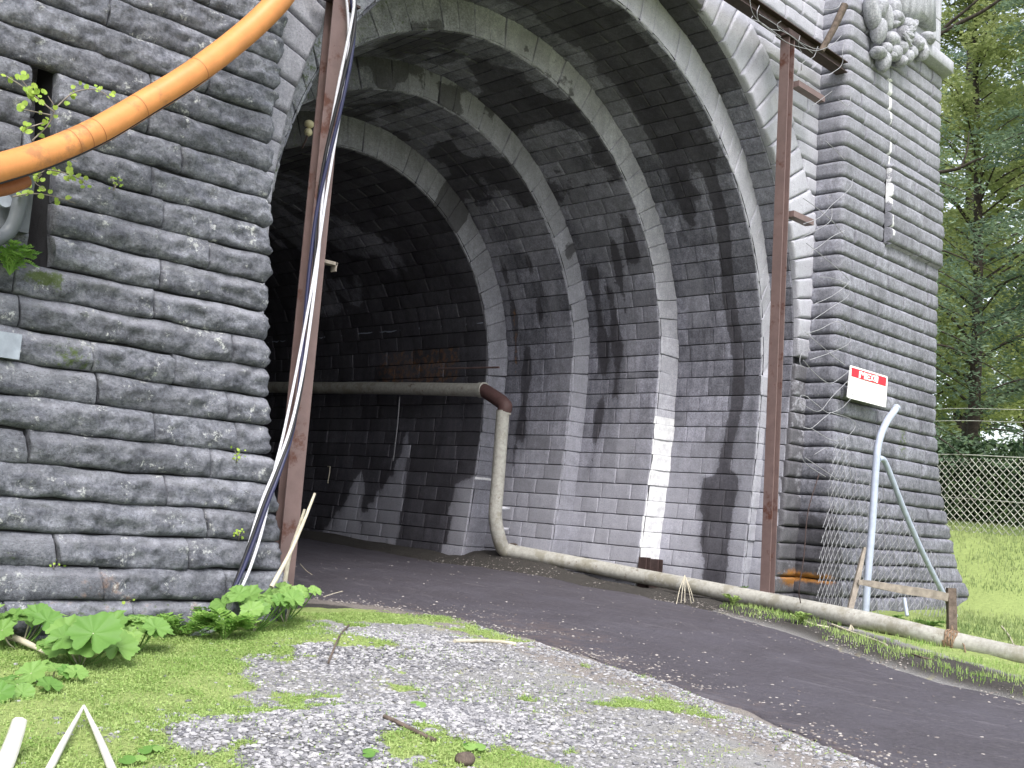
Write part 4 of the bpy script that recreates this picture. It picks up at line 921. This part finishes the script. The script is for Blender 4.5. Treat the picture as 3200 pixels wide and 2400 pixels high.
for i,(px,py) in enumerate(((2140,1800),(2660,1950))):
    e=empty('dry_weed',tuple(gpt(px,py,0)),('leafless forked weed over the pipe near the white pilaster','leafless weed straddling the pipe under the wooden post')[i],'dry weed'); base=atY(px-5,py+75,np.interp(px,[2140,2660],[9.55,7.0])); top=atY(px,py-2,np.interp(px,[2140,2660],[9.75,7.25]))
    mb=MB()
    for dx in (-26,-12,0,20,28): mb.tube(spline([atY(px+dx,py+82+random.uniform(-6,6),np.interp(px,[2140,2660],[9.45,6.95])),atY(px+dx*.6,py+40,np.interp(px,[2140,2660],[9.5,7.0])),top],4),.006,5)
    mb.build('stems',M_straw,e)
# ---------------------------------------------------------------- plants
def leaf_lobed(mb,c,nrm,size,rot,tint,lobes=7,cup=.25,depth=.28):
    n=56; a=np.linspace(0,2*math.pi,n,endpoint=False)
    rr=1-depth*np.abs(np.sin(a*lobes/2))**.6*(.6+.4*np.cos(a*.5)); rr*=(1-.75*np.exp(-((a-math.pi)/.16)**2)); rr*=1+.05*np.sin(a*21+rot)+.03*np.sin(a*37)
    rings=[0.,.3,.6,.85,1.]; nrm=np.array(nrm,float);nrm/=np.linalg.norm(nrm); t=np.cross(nrm,[math.cos(rot),math.sin(rot),.1]); t/=np.linalg.norm(t); b=np.cross(nrm,t)
    P=np.zeros((n,5,3))
    for j,q in enumerate(rings):
        h=cup*q*q-.10*q*np.abs(np.cos(a*lobes/2))-.35*cup*q**4
        P[:,j]=np.array(c)+size*((q*rr*np.cos(a))[:,None]*t+(q*rr*np.sin(a))[:,None]*b+h[:,None]*nrm)
    mb.grid(P,c=(tint,0,0,0),wrapu=True)
def bigplant(px,py,n,spread,size,label,Y=None,h=.22,lobes=7,group='large-leaved plants at the foot of the pier'):
    base=G(px,py) if Y is None else np.array([*atY(px,py,Y)[:2],0]); base[2]=float(gz(base[0],base[1]))
    e=empty('large_leaf_plant',tuple(base),label,'leafy plant',group)
    for i in range(n):
        a=i*2.4+random.random(); r=spread*math.sqrt((i+.4)/n); hh=h*random.uniform(.6,1.15)
        c=base+np.array([r*math.cos(a),r*math.sin(a),hh]); nr=(.45*math.cos(a)-.35,.45*math.sin(a)-.35,1.)
        mb=MB(); leaf_lobed(mb,c,nr,size*random.uniform(.7,1.15),a+random.random(),random.uniform(.2,1),lobes); mb.build('leaf',M_leaf,e)
        mb=MB(); mb.tube(spline([base+(0,0,-.02),base*.4+c*.6+np.array([0,0,-.04]),c],4),.006,5); mb.build('stalk',M_straw if i%4==0 else M_leaf,e)
    return e
bigplant(250,2085,14,.27,.165,'largest broad-leaved plant, lobed leaves below the middle of the pier')
bigplant(60,2030,11,.28,.15,'broad-leaved plant cut by the left edge of the picture')
bigplant(410,2045,10,.2,.14,'broad-leaved plant just right of the largest one')
bigplant(150,2130,6,.16,.10,'low broad-leaved plant in front of the largest one',h=.08)
bigplant(30,2180,6,.22,.09,'small broad leaves low at the left edge',h=.06)
def leafy(px,py,n,spread,size,label,mat=M_fern,h=.18,name='fern_clump',cat='fern',group='green clumps by the pier corner',Y=None):
    base=G(px,py) if Y is None else atY(px,py,Y)
    if Y is not None: base[2]=float(gz(base[0],base[1]))
    e=empty(name,tuple(base),label,cat,group)
    mb=MB(); ms=MB()
    for i in range(n):
        a=random.random()*6.28; tip=base+np.array([spread*math.cos(a)*random.uniform(.4,1),spread*math.sin(a)*random.uniform(.4,1),h*random.uniform(.4,1.1)])
        mid=base*.5+tip*.5+np.array([0,0,h*.35]); pth=spline([base,mid,tip],5); ms.tube(pth,.003,4,cap=False,c=(.5,0,0,0))
        T=tip-base; T/=np.linalg.norm(T)+1e-6; sd=np.cross(T,[0,0,1.]); sd/=np.linalg.norm(sd)+1e-6
        for j in range(2,len(pth)):
            for s_ in (-1,1):
                L=size*(1.15-abs(j/len(pth)-.55))*random.uniform(.7,1.1); p=pth[j]; d_=sd*s_*.8+T*.5+np.array([0,0,.15*random.uniform(-1,1)]); d_/=np.linalg.norm(d_); w_=np.cross(d_,[0,0,1]);w_/=np.linalg.norm(w_)+1e-6
                V=[p,p+d_*L*.45+w_*L*.26+(0,0,.006),p+d_*L,p+d_*L*.45-w_*L*.26+(0,0,.006)]; mb.add(V,f4=[[0,1,2,3]],c=(random.random(),0,0,0))
    mb.build('leaves',mat,e,smooth=False); ms.build('stems',mat,e); return e
bigplant(795,1975,16,.30,.115,'dense green lobed leaves right of the twisted cables',h=.32)
bigplant(890,1945,13,.26,.10,'green lobed leaves at the very corner of the pier',h=.26)
leafy(700,2000,34,.30,.085,'low ferny clump where the cables meet the ground',h=.2)
leafy(560,1990,40,.42,.06,'pale low greenery along the foot of the pier',h=.14)
leafy(640,1950,16,.2,.05,'weeds against the lowest pier course',h=.16)
leafy(2790,1930,20,.22,.05,'bright green weeds behind the pipe by the steel post',M_leaf,h=.13,name='weed_clump',cat='weeds',group='weeds along the pipe',Y=7.35)
leafy(2900,1945,24,.26,.05,'bright green weeds behind the pipe left of the wooden post',M_leaf,h=.14,name='weed_clump',cat='weeds',group='weeds along the pipe',Y=6.9)
leafy(2325,1830,12,.13,.07,'green weeds at the wall left of the right steel post',M_leaf,h=.26,name='weed_clump',cat='weeds',group='weeds along the pipe',Y=9.1)
leafy(2430,1862,6,.07,.05,'tiny weed at the foot of the right steel post',M_leaf,h=.1,name='weed_clump',cat='weeds',group='weeds along the pipe',Y=8.6)
leafy(2290,1895,18,.16,.04,'grassy weeds before the pipe, nearer the tunnel',M_grass,h=.14,name='weed_clump',cat='weeds',group='weeds along the pipe')
leafy(2500,1950,20,.17,.05,'grassy tuft before the pipe near the net',M_grass,h=.14,name='weed_clump',cat='weeds',group='weeds along the pipe')
for px,py,lb in ((410,2390,'round-leaved sprout at the bottom edge, left of the gravel'),(470,2360,'small round-leaved sprout near the bottom edge'),(1150,2370,'single pale sprout on the near gravel heap'),(1480,2350,'flat round-leaved sprout right on the near gravel'),(1300,2215,'tiny sprout between two gravel heaps')):
    base=G(px,py); e=empty('sprout',tuple(base),lb,'sprout','sprouts in the gravel')
    for i in range(4):
        a=random.random()*6.3; mb=MB(); leaf_lobed(mb,base+np.array([.035*math.cos(a),.035*math.sin(a),.03]),(.2*math.cos(a)-.2,.2*math.sin(a)-.2,1),.033,a,random.random(),2,.1,.12); mb.build('leaf',M_leaf,e)
# twigs with round leaves growing from the pier
def twigplant(branches,label,Y=8.25,ls=.024,name='wall_seedling'):
    e=empty(name,tuple(atY(*branches[0][0],Y)),label,'seedling','seedlings rooted in the pier'); ms=MB(); ml=MB()
    for br in branches:
        P=spline([atY(a,b,Y+random.uniform(-.06,.06)) for a,b in br],6); ms.tube(P,[.006,.003],5)
        for j in range(3,len(P),2):
            for q in range(2):
                if random.random()<.75:
                    c=P[j]+np.array([random.uniform(-.05,.05),random.uniform(-.05,.05),random.uniform(-.03,.05)]); nr=(random.uniform(-1,.4),-1,random.uniform(-.2,1)); leaf_lobed(ml,c,nr,ls*random.uniform(.6,1.2),random.random()*6,random.random(),2,.2,.1)
    ms.build('twig',M_wood,e); ml.build('leaves',M_twigleaf,e)
twigplant([[(100,440),(150,390),(170,340),(150,300)],[(170,350),(120,310),(70,270),(15,235)],[(170,340),(230,290),(300,280),(360,315)],[(160,360),(90,345),(62,340)],[(150,380),(100,395),(82,402)],[(120,310),(100,290),(60,240)]],'leafy seedling above the orange pipe at the left edge')
twigplant([[(155,520),(165,500),(200,495),(240,505)],[(155,520),(120,545),(90,545)],[(150,530),(200,540),(250,560),(268,575)],[(130,545),(110,570),(140,590)],[(40,615),(100,605),(160,612),(235,635)]],'leafy seedling below the orange pipe at the left edge')
for px,py,lb in ((355,575,'tiny green sprig on the pier face under the orange pipe'),(738,1425,'small yellow-green sprig low on the pier near its corner'),(745,1670,'small sprig in a joint near the pier corner, lower'),(165,1770,'small sprig in a joint at the pier foot, left'),(390,1880,'yellowish leaf sprig at the pier base')):
    twigplant([[(px,py+20),(px+3,py),(px-5,py-18)],[(px,py+15),(px+12,py),(px+20,py-4)]],lb,Y=8.42,ls=.012,name='wall_sprig')
# left niche things
mb=MB(); P=spline([atY(75,500,8.3),atY(68,590,8.3),atY(50,680,8.3),atY(20,730,8.3),atY(-40,760,8.25)],6); mb.tube(P,.055,12); tag(mb.build('drain_hose',M_grayp),'dark grey hose bending down beside the niche at the left edge','hose')
dv=empty('meter_box',tuple(atY(0,640,8.35)),'grey fitting with a round dial at the far left edge','fitting')
mb=MB(); a=atY(-40,700,8.4); mb.box(a,a+(.30,.14,.45)); mb.build('housing',M_grayp,dv,smooth=False)
mb=MB(); q=atY(12,628,8.36); mb.tube([q,q+(0,-.03,0)],.05,16); mb.build('dial',M_palebox,dv)
mb=MB(); a=atY(-50,1108,8.45); mb.box(a,a+(.255,.2,.19)); tag(mb.build('enamel_block',M_palebox,smooth=False),'pale bluish enamel block set in the pier at the left edge','block')
leafy(30,850,34,.2,.05,'dark green fern in the niche at the left edge',M_fern,h=.2,name='niche_fern',cat='fern',group='plants in the pier',Y=8.4)
o=COL.objects[-2]; 
for o in [q for q in COL.objects if q.name.startswith('niche_fern')]: o.location=tuple(atY(30,860,8.38))
# boulder on near gravel
mb=MB(); q=G(1452,2385); blob(mb,q+(0,0,.02),(.06,.045,.035),0,.25,I2,seed=4); tag(mb.build('brown_stone',M_wooddark),'single brown rounded stone at the bottom edge of the gravel','stone')
mb=MB(); q=G(1135,1800); 
# ---------------------------------------------------------------- trees
def tree(name,dist,lat,H,r0,crown,mat,label,leaves,ls,droop=.25,low=.15,nb=60,spread=3.2):
    D=np.array([.926,.377]);N=np.array([-.377,.926]); b=D*dist+N*lat; base=np.array([b[0],b[1],float(gz(b[0],b[1]))-.1])
    e=empty(name,tuple(base),label,'tree','trees of the wood behind the tower')
    mb=MB(); hh=np.linspace(0,H,14); bend=np.stack([.25*np.sin(hh*.2+lat),.2*np.cos(hh*.17+dist),hh],-1); TP=base+bend; mb.tube(TP,[r0*1.25,r0,r0*.8,r0*.5,r0*.2],10); mb.build('trunk',M_bark,e)
    mb=MB(); tips=[]
    for i in range(nb):
        t=low+(1-low)*(i+random.random())/nb; z=t*H; p=np.array([np.interp(z,hh,TP[:,k]) for k in range(3)]); a=random.random()*6.28; L=spread*(1.05-t)**.6*random.uniform(.6,1.1)*(1 if crown=='con' else .55+.9*math.sin(math.pi*min(1,max(0,(t-low)/(1-low)*.9+.1))))
        q=p+np.array([math.cos(a)*L,math.sin(a)*L,(-droop if crown=='con' else .45)*L]); m_=(p+q)/2+np.array([0,0,.12*L]); P=spline([p,m_,q],4); mb.tube(P,[.05*(1.2-t),.008],5,cap=False); tips.append(P)
    mb.build('branches',M_bark,e)
    # leaves: small folded faces in sprays round the branches
    n=leaves; bi=RS.randint(0,len(tips),n); tt=RS.rand(n)**.55; A=np.array(tips); m=A.shape[1]; idx=tt*(m-1); i0=np.clip(idx.astype(int),0,m-2); fr=(idx-i0)[:,None]
    C=A[bi,i0]*(1-fr)+A[bi,i0+1]*fr
    cl=RS.randn(len(tips),5,3)*np.array([.32,.32,.10 if crown=='con' else .30]); C=C+cl[bi,RS.randint(0,5,n)]*(.3+tt[:,None])+RS.randn(n,3)*np.array([.13,.13,.05 if crown=='con' else .12])
    a=RS.rand(n)*6.28; w=ls*RS.uniform(.6,1.3,n); el=RS.uniform(-.7,.5,n)
    d1=np.stack([np.cos(a)*np.cos(el),np.sin(a)*np.cos(el),np.sin(el)],-1); d2=np.cross(d1,RS.randn(n,3)); d2/=np.linalg.norm(d2,axis=1)[:,None]+1e-6
    k=.28 if crown=='con' else .5
    V=np.stack([C-d1*w[:,None],C+d2*(w*k)[:,None],C+d1*w[:,None],C-d2*(w*k)[:,None]],1); b4=np.arange(n)*4; cc=np.zeros((n,4,4)); cc[...,0]=np.clip(RS.rand(len(tips))[bi]*.7+RS.rand(n)*.3,0,1)[:,None]
    ml=MB(); ml.add(V.reshape(-1,3),f4=np.stack([b4,b4+1,b4+2,b4+3],-1),c=cc.reshape(-1,4)); ml.build('foliage',mat,e,smooth=False); return e
tree('conifer_tree',28.5,2.6,16,.17,'con',M_con,'dark conifer whose drooping boughs show right beside the tower',30000,.07,nb=90,spread=4.2,low=.12)
tree('conifer_tree',30,-2.2,18,.28,'con',M_con,'dark conifer with a thick trunk at the right picture edge',42000,.08,nb=95,spread=3.2,low=.18)
tree('beech_tree',34,.3,17,.16,'dec',M_dec,'light green broadleaf tree between the two dark conifers',30000,.08,nb=80,spread=3.4,low=.12)
tree('beech_tree',40,-1.6,19,.2,'dec',M_dec,'yellow-green broadleaf tree deeper in the wood, right',34000,.10,nb=70,spread=4,low=.08)
tree('beech_tree',42,2.5,18,.2,'dec',M_dec,'yellow-green broadleaf tree deeper in the wood, half hidden by the tower',26000,.10,nb=60,spread=4,low=.08)
tree('conifer_tree',47,.4,22,.3,'con',M_con,'tall distant conifer in the middle of the gap',15000,.12,nb=80,spread=4.2,low=.05)
tree('conifer_tree',52,-3.8,23,.3,'con',M_con,'tall distant conifer toward the right edge',22000,.13,nb=70,spread=4.4,low=.05)
tree('conifer_tree',38,-6.5,18,.25,'con',M_con,'conifer just outside the right of the gap',12000,.14,nb=50,spread=4,low=.1)
tree('beech_tree',60,1,13,.3,'dec',M_dec,'farthest pale broadleaf tree closing the wood',20000,.17,nb=60,spread=5.5,low=.03)
tree('beech_tree',62,-7,13,.3,'dec',M_dec,'far broadleaf tree at the right rear of the wood',14000,.18,nb=60,spread=5.5,low=.03)
# bare limbs crossing near the top right
for pts,r,lb in (([(2905,262),(2920,125),(2960,80),(3020,30),(3100,-40)],.05,'dark bare bough at the top right, upper'),([(2900,150),(2930,113),(3000,72),(3070,36),(3135,-8),(3200,-50)],.06,'dark bare bough at the top right, lower'),([(2880,545),(2925,540),(2990,528),(3040,505),(3082,488)],.05,'dark bare bough beside the tower halfway up the trees'),([(3005,520),(3022,470),(3028,410)],.025,'short upright bough above the halfway bough')):
    mb=MB(); pts=[p for p in pts if p!=(2905,262)]; mb.tube(spline([atX(a,b,24.6) for a,b in pts],6),[r,r*.8,r*.35],7); tag(mb.build('bare_bough',M_bark),lb,'bough','bare boughs beside the tower')
# undergrowth behind the fence
def hedge(x,y,sx,sy,h,n,label):
    z=float(gz(x,y)); e=empty('shrub',(x,y,z),label,'shrub','undergrowth behind the fence')
    a=RS.rand(n)*6.28; rr=RS.rand(n)**.4; el=RS.rand(n)
    C=np.stack([x+sx*rr*np.cos(a),y+sy*rr*np.sin(a),z+h*el*(1-.35*rr)],-1)+RS.randn(n,3)*.1; C[:,2]+=(noise(C[:,0]*2,C[:,1]*2,0,3)-.5)*.5*el
    d1=RS.randn(n,3);d1/=np.linalg.norm(d1,axis=1)[:,None]; d2=np.cross(d1,RS.randn(n,3)); d2/=np.linalg.norm(d2,axis=1)[:,None]; w=.09*RS.uniform(.6,1.4,n)[:,None]
    V=np.stack([C-d1*w,C+d2*w*.35,C+d1*w,C-d2*w*.35],1); b4=np.arange(n)*4; cc=np.zeros((n,4,4)); cc[...,0]=(RS.rand(n)**2)[:,None]
    ml=MB(); ml.add(V.reshape(-1,3),f4=np.stack([b4,b4+1,b4+2,b4+3],-1),c=cc.reshape(-1,4)); ml.build('foliage',M_hedge,e,smooth=False)
    mb=MB()
    for i in range(5): mb.tube([(x+random.uniform(-.2,.2)*sx,y+random.uniform(-.3,.3)*sy,z),(x+random.uniform(-.6,.6)*sx,y+random.uniform(-.6,.6)*sy,z+h*.8)],[.03,.008],5)
    mb.build('stems',M_bark,e)
hedge(26.6,10.0,1.0,2.4,2.2,20000,'dark undergrowth behind the middle of the chain-link fence')
hedge(26.4,6.8,1.0,2.2,2.0,14000,'dark undergrowth behind the right end of the chain-link fence')
hedge(27.5,13.6,1.2,2.4,2.5,14000,'dark undergrowth behind the tower side of the fence')
# ---------------------------------------------------------------- light
W=bpy.data.worlds.new('World'); S.world=W; W.use_nodes=True; nt=W.node_tree; bg=nt.nodes['Background']
sky=nt.nodes.new('ShaderNodeTexSky'); sky.sky_type='NISHITA'; sky.sun_disc=False
sd=np.array([-.55,-.75,1.15]); sd/=np.linalg.norm(sd)
sky.sun_elevation=math.asin(sd[2]); sky.sun_rotation=math.atan2(sd[0],sd[1]); sky.dust_density=3.; sky.air_density=1.0; sky.ozone_density=1.
hs=nt.nodes.new('ShaderNodeHueSaturation'); hs.inputs['Saturation'].default_value=.42; hs.inputs['Value'].default_value=1.25; nt.links.new(sky.outputs[0],hs.inputs['Color']); nt.links.new(hs.outputs[0],bg.inputs[0]); bg.inputs[1].default_value=.15
su=bpy.data.lights.new('sun','SUN'); so=bpy.data.objects.new('sun',su); COL.objects.link(so); su.energy=1.5; su.angle=rad(22); su.color=(1,.975,.94)
so.rotation_euler=Vector(-sd).to_track_quat('-Z','Y').to_euler(); so.location=(-10,-15,30)
S.view_settings.view_transform='Standard'; S.view_settings.look='None'; S.view_settings.gamma=1; S.view_settings.exposure=1.08
S.cycles.max_bounces=8; S.cycles.diffuse_bounces=5; S.cycles.use_denoising=True
